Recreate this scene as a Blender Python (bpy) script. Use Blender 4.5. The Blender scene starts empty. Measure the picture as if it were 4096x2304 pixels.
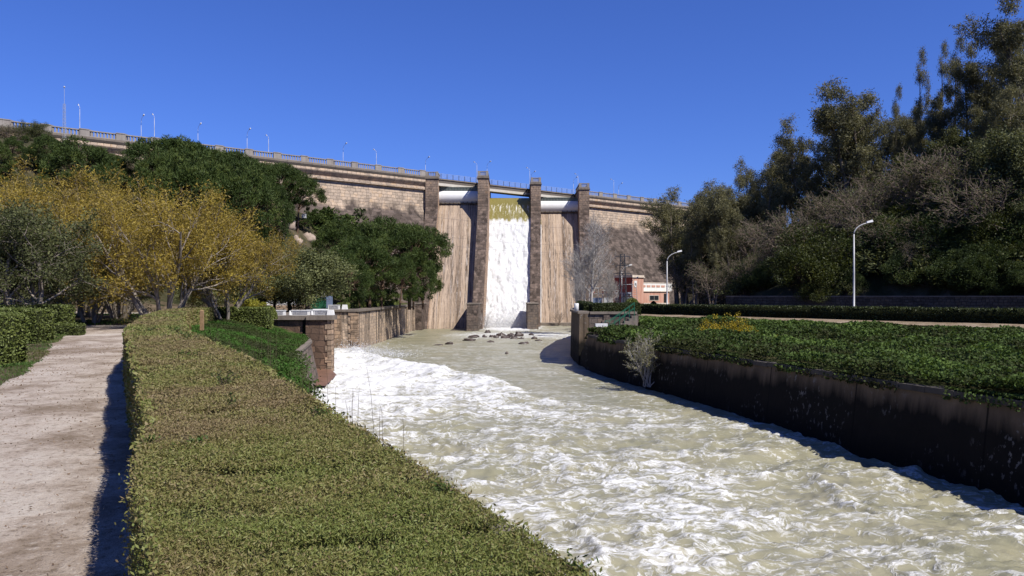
import bpy, math, random
import numpy as np
from mathutils import Vector

# ------------------------------------------------------------------ camera, sky, sun, exposure
S = bpy.context.scene
C = S.collection
R = math.radians
cam_d = bpy.data.cameras.new("camera")
cam = bpy.data.objects.new("camera", cam_d); C.objects.link(cam)
cam.location = (0, 0, 6.0); cam.rotation_euler = (R(90), 0, 0)
cam_d.sensor_width = 36; cam_d.lens = 790 / 1024 * 36
cam_d.shift_y = 8 / 1024
cam_d.clip_start = 0.1; cam_d.clip_end = 6000
S.camera = cam
SUN = Vector((0.75, -0.66, 1.19)).normalized()
W = bpy.data.worlds.new("World"); S.world = W; W.use_nodes = True
wn = W.node_tree; bg = wn.nodes["Background"]
sky = wn.nodes.new("ShaderNodeTexSky"); sky.sky_type = 'NISHITA'; sky.sun_disc = False
sky.sun_elevation = math.asin(SUN.z); sky.sun_rotation = math.atan2(SUN.x, SUN.y)
sky.air_density = 1.0; sky.dust_density = 0.3; sky.ozone_density = 4.0
tint = wn.nodes.new("ShaderNodeMix"); tint.data_type = 'RGBA'; tint.blend_type = 'MULTIPLY'
tint.inputs[0].default_value = 1.0; tint.inputs[7].default_value = (0.42, 0.60, 1.23, 1)      # the deep dry blue of the day
wn.links.new(sky.outputs[0], tint.inputs[6]); wn.links.new(tint.outputs[2], bg.inputs[0])
bg.inputs[1].default_value = 0.074
sd = bpy.data.lights.new("sun", 'SUN'); sd.energy = 5.0; sd.angle = R(0.53); sd.color = (1.0, 0.95, 0.87)
so = bpy.data.objects.new("sun", sd); C.objects.link(so)
so.rotation_euler = (-SUN).to_track_quat('-Z', 'Y').to_euler(); so.location = (60, -60, 90)
S.view_settings.view_transform = 'Standard'; S.view_settings.look = 'None'
S.view_settings.exposure = 0.6; S.view_settings.gamma = 1.0; S.view_settings.use_curve_mapping = False
S.render.engine = 'CYCLES'
S.cycles.max_bounces = 6; S.cycles.diffuse_bounces = 3; S.cycles.transparent_max_bounces = 8
S.cycles.use_denoising = True

rng = np.random.default_rng(7)

# ------------------------------------------------------------------ numpy noise
def _hash(ix, iy, iz):
    h = (ix * 374761393 + iy * 668265263 + iz * 2147483647 + 1013904223) & 0xFFFFFFFF
    h = ((h ^ (h >> 13)) * 1274126177) & 0xFFFFFFFF
    h = ((h ^ (h >> 15)) * 2246822519) & 0xFFFFFFFF
    return ((h ^ (h >> 16)) & 0xFFFFFF) / float(0xFFFFFF)
def vnoise(x, y, z=0.0):
    x = np.asarray(x, float); y = np.asarray(y, float); z = np.zeros_like(x) + z
    ix, iy, iz = np.floor(x).astype(np.int64), np.floor(y).astype(np.int64), np.floor(z).astype(np.int64)
    fx, fy, fz = x - ix, y - iy, z - iz
    fx, fy, fz = [f * f * f * (f * (f * 6 - 15) + 10) for f in (fx, fy, fz)]
    def L(a, b, t): return a + (b - a) * t
    return L(L(L(_hash(ix, iy, iz), _hash(ix+1, iy, iz), fx), L(_hash(ix, iy+1, iz), _hash(ix+1, iy+1, iz), fx), fy),
             L(L(_hash(ix, iy, iz+1), _hash(ix+1, iy, iz+1), fx), L(_hash(ix, iy+1, iz+1), _hash(ix+1, iy+1, iz+1), fx), fy), fz)
def fbm(x, y, z=0.0, o=4, g=0.5):
    a, s, t = 1.0, 0.0, 0.0
    for k in range(o):
        s = s + a * vnoise(x * 2**k + 17.3*k, y * 2**k - 9.1*k, z * 2**k + 3.7*k); t += a; a *= g
    return s / t - 0.5
def sstep(a, b, x):
    t = np.clip((np.asarray(x, float) - a) / (b - a), 0, 1); return t * t * (3 - 2 * t)

# ------------------------------------------------------------------ mesh builders
def raw_mesh(name, V, F4=None, F3=None, mats=(), mi=None, attrs=None, smooth=False):
    """Mesh from numpy arrays. F4 (n,4), F3 (m,3); mi material index per face."""
    me = bpy.data.meshes.new(name)
    V = np.asarray(V, np.float32)
    me.vertices.add(len(V)); me.vertices.foreach_set("co", V.ravel())
    n4 = 0 if F4 is None else len(F4); n3 = 0 if F3 is None else len(F3)
    li = np.concatenate(([] if not n4 else [np.asarray(F4, np.int32).ravel()]) + ([] if not n3 else [np.asarray(F3, np.int32).ravel()]))
    me.loops.add(len(li)); me.loops.foreach_set("vertex_index", li.astype(np.int32))
    me.polygons.add(n4 + n3)
    st = np.concatenate([np.arange(n4) * 4, n4 * 4 + np.arange(n3) * 3]).astype(np.int32)
    me.polygons.foreach_set("loop_start", st)
    for m in mats: me.materials.append(m)
    if mi is not None: me.polygons.foreach_set("material_index", np.ascontiguousarray(mi, dtype=np.int32).ravel())
    if smooth: me.polygons.foreach_set("use_smooth", np.ones(n4 + n3, bool))
    for k, a in (attrs or {}).items():
        at = me.attributes.new(k, 'FLOAT', 'POINT'); at.data.foreach_set("value", np.ascontiguousarray(np.asarray(a, np.float32).ravel()))
    me.update(calc_edges=True)
    return me

class MB:
    """Collects shapes into one mesh; several materials through self.m."""
    def __init__(s): s.V = []; s.F = []; s.M = []; s.m = 0
    def add(s, vs, fs):
        b = len(s.V); s.V += [tuple(v) for v in vs]
        for f in fs: s.F.append([b + i for i in f]); s.M.append(s.m)
    def box(s, x0, x1, y0, y1, z0, z1, fr=None):
        P = [(x0,y0,z0),(x1,y0,z0),(x1,y1,z0),(x0,y1,z0),(x0,y0,z1),(x1,y0,z1),(x1,y1,z1),(x0,y1,z1)]
        if fr: P = [fr(*p) for p in P]
        s.add(P, [(0,3,2,1),(4,5,6,7),(0,1,5,4),(1,2,6,5),(2,3,7,6),(3,0,4,7)])
    def taper(s, cx, cy, z0, z1, a0, b0, a1, b1, fr=None):
        P = [(cx-a0,cy-b0,z0),(cx+a0,cy-b0,z0),(cx+a0,cy+b0,z0),(cx-a0,cy+b0,z0),(cx-a1,cy-b1,z1),(cx+a1,cy-b1,z1),(cx+a1,cy+b1,z1),(cx-a1,cy+b1,z1)]
        if fr: P = [fr(*p) for p in P]
        s.add(P, [(0,3,2,1),(4,5,6,7),(0,1,5,4),(1,2,6,5),(2,3,7,6),(3,0,4,7)])
    def extrude(s, prof, u0, u1, fr, nu=1, caps=True, closed=True):
        """prof: list of (o,z); fr(u,o,z)->world. Sweeps prof from u0 to u1."""
        n = len(prof); us = [u0 + (u1-u0)*i/nu for i in range(nu+1)]
        P = [fr(u, o, z) for u in us for (o, z) in prof]
        F = []
        for i in range(nu):
            for j in range(n if closed else n-1):
                a, b = i*n+j, i*n+(j+1) % n
                F.append((a, b, b+n, a+n))
        if caps and closed: F.append(tuple(range(n))[::-1]); F.append(tuple(nu*n+j for j in range(n)))
        s.add(P, F)
    def sweep(s, path, prof, closed=True, caps=True):
        """path: list of (x,y,z0); prof offsets (o,z): o along left-hand normal of the path."""
        n = len(prof); P = []
        for i, p in enumerate(path):
            a = path[max(i-1, 0)]; b = path[min(i+1, len(path)-1)]
            d = Vector((b[0]-a[0], b[1]-a[1])); d.normalize(); nx, ny = -d.y, d.x
            for (o, z) in prof: P.append((p[0]+nx*o, p[1]+ny*o, p[2]+z))
        F = []
        for i in range(len(path)-1):
            for j in range(n if closed else n-1):
                a, b = i*n+j, i*n+(j+1) % n
                F.append((a, b, b+n, a+n))
        if caps and closed: F.append(tuple(range(n))[::-1]); F.append(tuple((len(path)-1)*n+j for j in range(n)))
        s.add(P, F)
    def tube(s, pts, rad, n=8, cap=True):
        pts = [Vector(p) for p in pts]; k = len(pts)
        if not hasattr(rad, '__len__'): rad = [rad]*k
        P = []; F = []
        prev = None
        for i, p in enumerate(pts):
            d = (pts[min(i+1, k-1)] - pts[max(i-1, 0)]).normalized()
            if prev is None:
                a = d.orthogonal().normalized()
            else:
                a = (prev - d * prev.dot(d)); a = a.normalized() if a.length > 1e-6 else d.orthogonal().normalized()
            prev = a; b = d.cross(a)
            for j in range(n):
                t = 2*math.pi*j/n
                P.append(p + (a*math.cos(t) + b*math.sin(t))*rad[i])
        for i in range(k-1):
            for j in range(n):
                F.append((i*n+j, i*n+(j+1) % n, (i+1)*n+(j+1) % n, (i+1)*n+j))
        if cap: F.append(tuple(range(n))[::-1]); F.append(tuple((k-1)*n+j for j in range(n)))
        s.add(P, F)
    def lathe(s, prof, c, n=16):
        P = [(c[0]+r*math.cos(2*math.pi*j/n), c[1]+r*math.sin(2*math.pi*j/n), c[2]+z) for (r, z) in prof for j in range(n)]
        F = [(i*n+j, i*n+(j+1) % n, (i+1)*n+(j+1) % n, (i+1)*n+j) for i in range(len(prof)-1) for j in range(n)]
        F.append(tuple(range(n))[::-1]); F.append(tuple((len(prof)-1)*n+j for j in range(n)))
        s.add(P, F)
    def build(s, name, mats, parent=None, loc=None, smooth=False):
        me = bpy.data.meshes.new(name); me.from_pydata(s.V, [], s.F)
        mats = mats if isinstance(mats, (list, tuple)) else [mats]
        for m in mats: me.materials.append(m)
        me.polygons.foreach_set("material_index", s.M)
        if smooth: me.polygons.foreach_set("use_smooth", [True]*len(s.F))
        me.update()
        return link(name, me, parent, loc)

def link(name, me, parent=None, loc=None):
    o = bpy.data.objects.new(name, me); C.objects.link(o)
    if parent is not None: o.parent = parent
    if loc is not None: o.location = loc
    return o
def tag(o, label, cat, group=None, kind=None):
    o["label"] = label; o["category"] = cat
    if group: o["group"] = group
    if kind: o["kind"] = kind
    return o
def struct(o, label=None):
    o["kind"] = "structure"
    if label: o["label"] = label
    return o
def thing(name, label, cat, loc=(0, 0, 0), rz=0.0, group=None):
    o = bpy.data.objects.new(name, None); o.empty_display_size = 0.2; C.objects.link(o)
    o.location = loc; o.rotation_euler = (0, 0, rz)
    return tag(o, label, cat, group)
def dup(root, loc, rz, sc, label, group=None):
    r = root.copy(); C.objects.link(r); r.location = loc; r.rotation_euler = (0, 0, rz)
    r.scale = sc if hasattr(sc, '__len__') else (sc, sc, sc); r["label"] = label
    if group: r["group"] = group
    elif "group" in r: del r["group"]
    for ch in list(root.children):
        c = ch.copy(); C.objects.link(c); c.parent = r
        for g in ch.children:
            d = g.copy(); C.objects.link(d); d.parent = c
    return r

# ------------------------------------------------------------------ node materials
ALB = 0.76      # one common factor on all base colours, set together with the exposure
class G:
    def __init__(s, name):
        s.m = bpy.data.materials.new(name); s.m.use_nodes = True; s.t = s.m.node_tree
        s.b = s.t.nodes["Principled BSDF"]; s.out = s.t.nodes["Material Output"]
        s.b.inputs["Specular IOR Level"].default_value = 0.25; s.b.inputs["Roughness"].default_value = 0.85
    def n(s, typ, ins=None, **props):
        nd = s.t.nodes.new("ShaderNode" + typ)
        for k, v in props.items(): setattr(nd, k, v)
        for k, v in (ins or {}).items():
            if isinstance(v, bpy.types.NodeSocket): s.t.links.new(v, nd.inputs[k])
            else: nd.inputs[k].default_value = v
        return nd
    def math(s, op, a, b=0.0, c=0.0, clamp=False):
        return s.n("Math", {0: a, 1: b, 2: c}, operation=op, use_clamp=clamp).outputs[0]
    def mix(s, f, a, b, mode='MIX'):
        nd = s.n("Mix", {}, data_type='RGBA', blend_type=mode)
        for k, v in ((0, f), (6, a), (7, b)):
            if isinstance(v, bpy.types.NodeSocket): s.t.links.new(v, nd.inputs[k])
            else: nd.inputs[k].default_value = (tuple(v) + (1,))[:4] if hasattr(v, '__len__') else v
        return nd.outputs[2]
    def ramp(s, f, stops, interp='LINEAR'):
        nd = s.n("ValToRGB", {0: f}); cr = nd.color_ramp; cr.interpolation = interp
        while len(cr.elements) < len(stops): cr.elements.new(0.5)
        for e, (p, c) in zip(cr.elements, stops):
            e.position = p; e.color = (tuple(c) + (1,))[:4] if hasattr(c, '__len__') else (c, c, c, 1)
        return nd.outputs[0]
    def noise(s, v, scale, detail=4, rough=0.55, dist=0.0, **p):
        return s.n("TexNoise", {"Vector": v, "Scale": scale, "Detail": detail, "Roughness": rough, "Distortion": dist}, **p).outputs[0]
    def pos(s): return s.n("NewGeometry").outputs["Position"]
    def scale(s, v, sc): return s.n("VectorMath", {0: v, 1: sc}, operation='MULTIPLY').outputs[0]
    def wallco(s, rot=0.0):
        """(along the wall, height, 0) for walls facing rot or at right angles to it."""
        g = s.n("NewGeometry")
        p = s.n("VectorRotate", {"Vector": g.outputs["Position"], "Angle": -rot}, rotation_type='Z_AXIS').outputs[0]
        nn = s.n("VectorRotate", {"Vector": g.outputs["True Normal"], "Angle": -rot}, rotation_type='Z_AXIS').outputs[0]
        a = s.n("SeparateXYZ", {0: p}); b = s.n("SeparateXYZ", {0: nn})
        f = s.math('GREATER_THAN', s.math('ABSOLUTE', b.outputs[0]), s.math('ABSOLUTE', b.outputs[1]))
        u = s.n("Mix", {0: f, 2: a.outputs[0], 3: a.outputs[1]}, data_type='FLOAT').outputs[0]
        return s.n("CombineXYZ", {0: u, 1: a.outputs[2], 2: 0.0}).outputs[0], a.outputs[2]
    def set(s, col=None, rough=None, bump=None, bd=0.05, bs=0.6, spec=None, metal=None):
        if col is not None:
            if isinstance(col, bpy.types.NodeSocket): s.t.links.new(s.mix(1.0, col, (ALB, ALB, ALB), 'MULTIPLY'), s.b.inputs["Base Color"])
            else: s.b.inputs["Base Color"].default_value = (col[0] * ALB, col[1] * ALB, col[2] * ALB, 1)
        if rough is not None:
            if isinstance(rough, bpy.types.NodeSocket): s.t.links.new(rough, s.b.inputs["Roughness"])
            else: s.b.inputs["Roughness"].default_value = rough
        if spec is not None: s.b.inputs["Specular IOR Level"].default_value = spec
        if metal is not None: s.b.inputs["Metallic"].default_value = metal
        if bump is not None:
            bn = s.n("Bump", {"Strength": bs, "Distance": bd, "Height": bump})
            s.t.links.new(bn.outputs[0], s.b.inputs["Normal"])
        return s.m

def stone_mat(name, light, dark, mortar, rot=0.0, bw=0.75, bh=0.42, zlo=None, zhi=None, dark_amt=0.5, streak=0.5, bd=0.06, s0=0.56, s1=0.72, su=1.6):
    """Rough ashlar: warped courses, per-stone tone, weathering that darkens between zhi and zlo, run-off streaks."""
    g = G(name); co, z = g.wallco(rot)
    wv = g.n("TexNoise", {"Vector": co, "Scale": 1.1, "Detail": 2.0}).outputs["Color"]
    wv = g.n("VectorMath", {0: wv, 1: (0.5, 0.5, 0.5)}, operation='SUBTRACT').outputs[0]
    wc = g.n("VectorMath", {0: co, 1: g.scale(wv, (0.45, 0.35, 0.0))}, operation='ADD').outputs[0]
    br = g.n("TexBrick", {"Vector": wc, "Color1": (0, 0, 0, 1), "Color2": (1, 1, 1, 1), "Mortar": (0.5, 0.5, 0.5, 1), "Scale": 1.0,
                          "Mortar Size": 0.028, "Mortar Smooth": 0.4, "Brick Width": bw, "Row Height": bh}, offset=0.5, squash=0.8, squash_frequency=3)
    vo = g.n("TexVoronoi", {"Vector": wc, "Scale": 1.15 / bw}).outputs["Color"]
    vs = g.n("SeparateColor", {0: vo}).outputs[0]
    tone = g.math('ADD', g.math('MULTIPLY', br.outputs["Color"], 0.45), g.math('MULTIPLY', vs, 0.55))
    lc = g.ramp(tone, [(0.0, [c*0.62 for c in light]), (0.45, light), (0.8, [min(1, light[0]*1.22), light[1]*1.16, light[2]*1.08]), (1.0, [light[0]*1.02, light[1]*0.9, light[2]*0.72])])
    dc = g.ramp(tone, [(0.15, [c*0.4 for c in dark]), (0.5, dark), (0.85, [c*2.0 for c in dark])])
    big = g.noise(co, 0.13, 5, 0.6); med = g.noise(co, 0.9, 5, 0.65)
    if zlo is None: w = g.math('MULTIPLY', g.ramp(big, [(0.35, 0), (0.65, 1)]), dark_amt)
    else:
        zz = g.math('ADD', z, g.math('MULTIPLY', g.math('SUBTRACT', g.noise(g.scale(co, (0.25, 0.12, 1)), 1.0, 5, 0.6), 0.5), 7.0))
        w = g.n("MapRange", {0: zz, 1: zhi, 2: zlo, 3: 0.0, 4: dark_amt}).outputs[0]
    col = g.mix(w, lc, dc)
    st = g.noise(g.scale(co, (su, 0.06, 1)), 1.0, 5, 0.65)
    col = g.mix(g.math('MULTIPLY', g.ramp(st, [(s0, 0), (s1, 1)]), streak), col, (0.035, 0.03, 0.028))
    col = g.mix(g.math('MULTIPLY', g.ramp(med, [(0.5, 0), (0.75, 1)]), 0.3), col, [c*0.7 for c in dark])
    col = g.mix(g.math('MULTIPLY', br.outputs["Fac"], 0.75), col, mortar)
    h = g.math('ADD', g.math('SUBTRACT', g.math('MULTIPLY', vs, 0.5), br.outputs["Fac"]), g.math('MULTIPLY', g.noise(co, 6.0, 4, 0.6), 0.5))
    return g.set(col, 0.92, h, bd, 1.0, 0.1)

def leaf_mat(name, c0, c1, c2, trans=0.3, rough=0.55, spec=0.25):
    g = G(name)
    t = g.n("Attribute", {}, attribute_name="tone").outputs["Fac"]
    r = g.n("ObjectInfo").outputs["Random"]
    f = g.math('ADD', t, g.math('MULTIPLY', g.math('SUBTRACT', r, 0.5), 0.22), clamp=True)
    col = g.ramp(f, [(0.0, c0), (0.5, c1), (1.0, c2)])
    g.set(col, rough, spec=spec)
    tr = g.n("BsdfTranslucent", {"Color": g.mix(1.0, col, (1.25 * ALB, 1.2 * ALB, 0.7 * ALB), 'MULTIPLY')})
    mx = g.n("MixShader", {0: trans, 1: g.b.outputs[0], 2: tr.outputs[0]})
    g.t.links.new(mx.outputs[0], g.out.inputs[0])
    return g.m
def plain_mat(name, col, rough=0.6, var=0.15, scale=3.0, spec=0.3, metal=0.0, bd=0.01):
    g = G(name); p = g.pos()
    nz = g.noise(p, scale, 5, 0.6)
    c = g.mix(g.ramp(nz, [(0.3, 0), (0.7, 1)]), [x*(1-var) for x in col], [min(1, x*(1+var)) for x in col])
    return g.set(c, rough, nz, bd, 0.4, spec, metal)
def bark_mat(name, a, b):
    g = G(name); p = g.n("TexCoord").outputs["Object"]
    nz = g.noise(g.scale(p, (5, 5, 1.2)), 1.0, 5, 0.65)
    return g.set(g.ramp(nz, [(0.3, a), (0.7, b)]), 0.9, nz, 0.03, 0.7, 0.1)

CR = math.atan(0.84)                       # direction of the dam crest in plan
M = {}
M['dam_stone'] = stone_mat("dam_stone", (0.54, 0.43, 0.33), (0.062, 0.049, 0.044), (0.15, 0.122, 0.105), CR, 1.15, 0.6, zlo=22.3, zhi=24.3, dark_amt=0.93, streak=0.35)
M['pier_stone'] = stone_mat("pier_stone", (0.33, 0.25, 0.195), (0.098, 0.074, 0.062), (0.19, 0.155, 0.13), 0.0, 0.8, 0.5, zlo=23.0, zhi=29.0, dark_amt=0.9, streak=0.3, bd=0.1)
M['side_stone'] = stone_mat("side_stone", (0.5, 0.36, 0.26), (0.3, 0.2, 0.15), (0.4, 0.32, 0.25), 0.0, 0.62, 0.42, dark_amt=0.6, streak=0.2, bd=0.1)
M['basin_stone'] = stone_mat("basin_stone", (0.56, 0.44, 0.33), (0.4, 0.3, 0.22), (0.42, 0.34, 0.27), 0.0, 0.55, 0.38, dark_amt=0.5, streak=0.9, s0=0.46, s1=0.58, su=1.3)
M['block_stone'] = stone_mat("block_stone", (0.19, 0.125, 0.088), (0.10, 0.068, 0.052), (0.08, 0.06, 0.05), 0.0, 0.85, 0.5, dark_amt=0.6, streak=0.4)
M['quoin_stone'] = stone_mat("quoin_stone", (0.38, 0.28, 0.2), (0.28, 0.2, 0.14), (0.16, 0.12, 0.09), 0.0, 0.75, 0.42, dark_amt=0.5, streak=0.3)
M['grey_stone'] = stone_mat("grey_stone", (0.2, 0.165, 0.14), (0.1, 0.075, 0.065), (0.1, 0.085, 0.075), 0.0, 0.6, 0.45, dark_amt=0.7, streak=0.3)
M['rubble'] = stone_mat("rubble_stone", (0.13, 0.11, 0.09), (0.06, 0.05, 0.04), (0.04, 0.035, 0.03), R(-44), 0.5, 0.3, dark_amt=0.6, streak=0.3)

def concrete(name, a, b, streak=0.6, rot=0.0, top=None):
    g = G(name); co, z = g.wallco(rot)
    base = g.mix(g.ramp(g.noise(co, 0.7, 6, 0.65), [(0.3, 0), (0.7, 1)]), a, b)
    st = g.noise(g.scale(co, (2.2, 0.1, 1)), 1.0, 5, 0.65)
    c = g.mix(g.math('MULTIPLY', g.ramp(st, [(0.5, 0), (0.68, 1)]), streak), base, (0.05, 0.042, 0.036))
    return g.set(c, 0.9, g.noise(co, 5, 5, 0.6), 0.03, 0.6, 0.15)
M['dark_coping'] = concrete("mossy_coping", (0.13, 0.115, 0.1), (0.07, 0.062, 0.054), 0.5)
M['coping'] = concrete("weathered_coping", (0.26, 0.22, 0.18), (0.16, 0.135, 0.115), 0.4)
M['balustrade'] = concrete("balustrade_concrete", (0.36, 0.33, 0.3), (0.26, 0.23, 0.21), 0.35, CR)
M['girder'] = concrete("shaded_girder_concrete", (0.2, 0.175, 0.155), (0.15, 0.13, 0.115), 0.2, CR)  # darker concrete, with the shade under the deck overhang in its colour
M['flange'] = concrete("sunlit_flange_concrete", (0.62, 0.58, 0.5), (0.52, 0.48, 0.42), 0.05, CR)  # paler concrete, with the sunlight on the ledge in its colour

def chute_mat():
    g = G("chute_face"); co, z = g.wallco(0.0)
    w = g.n("TexNoise", {"Vector": g.scale(co, (0.3, 0.15, 1)), "Scale": 1.0, "Detail": 3.0}).outputs["Color"]
    wc = g.n("VectorMath", {0: co, 1: g.scale(w, (0.7, 0, 0))}, operation='ADD').outputs[0]
    a = g.noise(g.scale(wc, (0.55, 0.012, 1)), 1.0, 3, 0.6)
    b = g.noise(g.scale(wc, (2.3, 0.045, 1)), 1.0, 6, 0.72)
    c = g.noise(g.scale(wc, (4.5, 0.5, 1)), 1.0, 6, 0.75)
    m = g.ramp(g.noise(g.scale(wc, (0.42, 0.05, 1)), 1.0, 3, 0.55), [(0.3, 0), (0.5, 1)])
    bl = g.noise(co, 0.5, 6, 0.7)
    col = g.ramp(a, [(0.34, (0.17, 0.12, 0.082)), (0.44, (0.38, 0.285, 0.205)), (0.54, (0.54, 0.42, 0.315)), (0.62, (0.42, 0.31, 0.21)), (0.72, (0.27, 0.195, 0.13))])
    col = g.mix(g.math('MULTIPLY', g.ramp(bl, [(0.4, 0), (0.65, 1)]), 0.35), col, (0.27, 0.2, 0.15))
    col = g.mix(g.math('MULTIPLY', g.ramp(b, [(0.44, 1), (0.5, 0)]), g.math('MULTIPLY', m, 0.95)), col, (0.10, 0.072, 0.052))
    lk = g.math('MULTIPLY', g.ramp(b, [(0.53, 0), (0.57, 1)]), g.ramp(c, [(0.44, 0), (0.52, 1)]))
    col = g.mix(g.math('MULTIPLY', lk, g.math('MULTIPLY', m, 0.9)), col, (0.055, 0.042, 0.036))
    wl = g.math('MULTIPLY', g.ramp(b, [(0.43, 1), (0.46, 0)]), g.ramp(c, [(0.48, 0), (0.56, 1)]))
    col = g.mix(g.math('MULTIPLY', wl, 0.6), col, (0.66, 0.58, 0.52))
    jt = g.math('LESS_THAN', g.math('FRACT', g.math('MULTIPLY', z, 0.4)), 0.02)
    col = g.mix(g.math('MULTIPLY', jt, 0.3), col, (0.15, 0.11, 0.08))
    return g.set(col, 0.8, c, 0.05, 0.6, 0.2)
M['chute'] = chute_mat()

def dark_wall_mat():
    g = G("shaded_channel_wall"); co, z = g.wallco(0.0)
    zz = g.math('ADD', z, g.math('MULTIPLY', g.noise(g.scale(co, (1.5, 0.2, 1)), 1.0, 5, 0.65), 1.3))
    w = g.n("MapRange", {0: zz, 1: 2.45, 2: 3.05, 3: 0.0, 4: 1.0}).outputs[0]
    base = g.mix(g.noise(co, 1.2, 5, 0.6), (0.006, 0.0055, 0.005), (0.02, 0.017, 0.014))  # near-black base carries the shade on the river face
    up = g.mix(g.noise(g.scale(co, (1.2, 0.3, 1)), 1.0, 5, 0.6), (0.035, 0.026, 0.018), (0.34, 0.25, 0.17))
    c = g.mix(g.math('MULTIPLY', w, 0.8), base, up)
    sp = g.noise(g.scale(co, (1.6, 0.9, 1)), 3.0, 4, 0.6)
    ar = g.noise(co, 0.35, 3, 0.5)
    f = g.math('MULTIPLY', g.ramp(sp, [(0.58, 0), (0.62, 1)]), g.ramp(ar, [(0.46, 0), (0.6, 1)]))
    c = g.mix(g.math('MULTIPLY', f, 0.7), c, (0.24, 0.23, 0.22))
    sx_ = g.n("SeparateXYZ", {0: co}).outputs[0]
    jt = g.math('LESS_THAN', g.math('FRACT', g.math('MULTIPLY', sx_, 0.16)), 0.012)
    c = g.mix(g.math('MULTIPLY', jt, 0.8), c, (0.003, 0.003, 0.003))
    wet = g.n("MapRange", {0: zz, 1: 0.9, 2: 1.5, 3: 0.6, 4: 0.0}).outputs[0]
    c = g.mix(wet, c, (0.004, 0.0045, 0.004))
    return g.set(c, 0.9, g.noise(co, 4, 5, 0.6), 0.04, 0.6, 0.15)
M['dark_wall'] = dark_wall_mat()
M['white_paint'] = plain_mat("white_gate_paint", (0.74, 0.74, 0.73), 0.45, 0.05, 1.2)
M['grey_steel'] = plain_mat("grey_green_steel", (0.2, 0.23, 0.21), 0.55, 0.2, 2.0)
M['dark_steel'] = plain_mat("dark_steel", (0.05, 0.055, 0.07), 0.5, 0.2, 2.0)
M['galv'] = plain_mat("galvanised_steel", (0.5, 0.5, 0.5), 0.45, 0.1, 2.0, 0.4)
M['lamp_white'] = plain_mat("lamp_head_white", (0.8, 0.8, 0.78), 0.35, 0.04, 4.0)
M['green_paint'] = plain_mat("green_railing_paint", (0.02, 0.12, 0.07), 0.45, 0.2, 4.0)
M['wood'] = plain_mat("post_wood", (0.3, 0.19, 0.1), 0.85, 0.3, 6.0)
M['rock'] = plain_mat("wet_rock", (0.07, 0.05, 0.042), 0.45, 0.6, 2.5, 0.4, bd=0.1)
M['pale_rock'] = plain_mat("pale_rock", (0.34, 0.27, 0.22), 0.9, 0.4, 1.4, 0.1, bd=0.15)

def bench_mat():
    g = G("whitewashed_concrete"); p = g.pos()
    nz = g.noise(p, 5.0, 5, 0.7)
    return g.set(g.ramp(nz, [(0.3, (0.5, 0.5, 0.5)), (0.45, (0.72, 0.72, 0.71)), (0.7, (0.82, 0.82, 0.8))]), 0.8, nz, 0.01, 0.5)
M['bench'] = bench_mat()
M['panel_grey'] = plain_mat("rough_grey_panel", (0.3, 0.3, 0.32), 0.9, 0.5, 12.0)

def plaster(name, a, b):
    g = G(name); co, z = g.wallco(R(39))
    st = g.noise(g.scale(co, (2.0, 0.25, 1)), 1.0, 5, 0.65)
    return g.set(g.mix(g.ramp(st, [(0.35, 0), (0.65, 1)]), a, b), 0.9, g.noise(co, 4, 4), 0.02, 0.4, 0.1)
M['salmon'] = plaster("salmon_plaster", (0.44, 0.22, 0.16), (0.6, 0.37, 0.29))
M['maroon'] = plaster("maroon_plaster", (0.3, 0.07, 0.06), (0.38, 0.1, 0.08))
M['white_wall'] = plaster("white_plaster", (0.7, 0.68, 0.64), (0.8, 0.79, 0.77))
M['cream'] = plaster("stained_cornice", (0.5, 0.42, 0.34), (0.66, 0.58, 0.5))
g_ = G("window_glass"); M['glass'] = g_.set((0.02, 0.025, 0.03), 0.08, spec=0.6)
M['black'] = plain_mat("black_paint", (0.015, 0.015, 0.017), 0.6)
M['blue_board'] = plain_mat("grey_blue_board", (0.2, 0.25, 0.36), 0.5, 0.15, 3.0)
M['green_tarp'] = plain_mat("dark_green_canvas", (0.015, 0.11, 0.05), 0.8, 0.25, 1.5)

def path_mat():
    g = G("sandy_path"); p = g.pos()
    big = g.noise(g.scale(p, (0.35, 0.2, 1)), 1.0, 6, 0.62, 0.6); med = g.noise(p, 1.6, 6, 0.65, 0.4); fin = g.noise(p, 14, 6, 0.7)
    f = g.math('ADD', g.math('MULTIPLY', big, 0.6), g.math('MULTIPLY', med, 0.4))
    c = g.ramp(f, [(0.37, (0.22, 0.17, 0.125)), (0.46, (0.33, 0.265, 0.21)), (0.53, (0.5, 0.43, 0.365)), (0.66, (0.6, 0.54, 0.475))])
    c = g.mix(g.math('MULTIPLY', g.ramp(fin, [(0.38, 1), (0.46, 0)]), 0.6), c, (0.13, 0.095, 0.065))
    c = g.mix(g.math('MULTIPLY', g.ramp(fin, [(0.58, 0), (0.66, 1)]), 0.45), c, (0.68, 0.63, 0.57))
    gr = g.noise(p, 55, 3, 0.7)
    c = g.mix(g.math('MULTIPLY', g.ramp(gr, [(0.36, 1), (0.44, 0)]), 0.45), c, (0.16, 0.12, 0.09))
    return g.set(c, 0.95, g.math('ADD', g.math('ADD', fin, gr), g.math('MULTIPLY', med, 2.0)), 0.03, 0.8, 0.05)
M['path'] = path_mat()
def soil_mat(name, a, b, c2, sc=0.5):
    g = G(name); p = g.pos()
    f = g.noise(p, sc, 7, 0.65, 0.5); fin = g.noise(p, 7, 5, 0.7)
    c = g.ramp(f, [(0.35, a), (0.5, b), (0.66, c2)])
    c = g.mix(g.math('MULTIPLY', fin, 0.5), c, [x*0.4 for x in a])
    return g.set(c, 0.95, g.math('ADD', f, fin), 0.1, 0.8, 0.05)
M['soil'] = soil_mat("green_bank_soil", (0.04, 0.055, 0.018), (0.07, 0.085, 0.03), (0.13, 0.11, 0.06))
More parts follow.
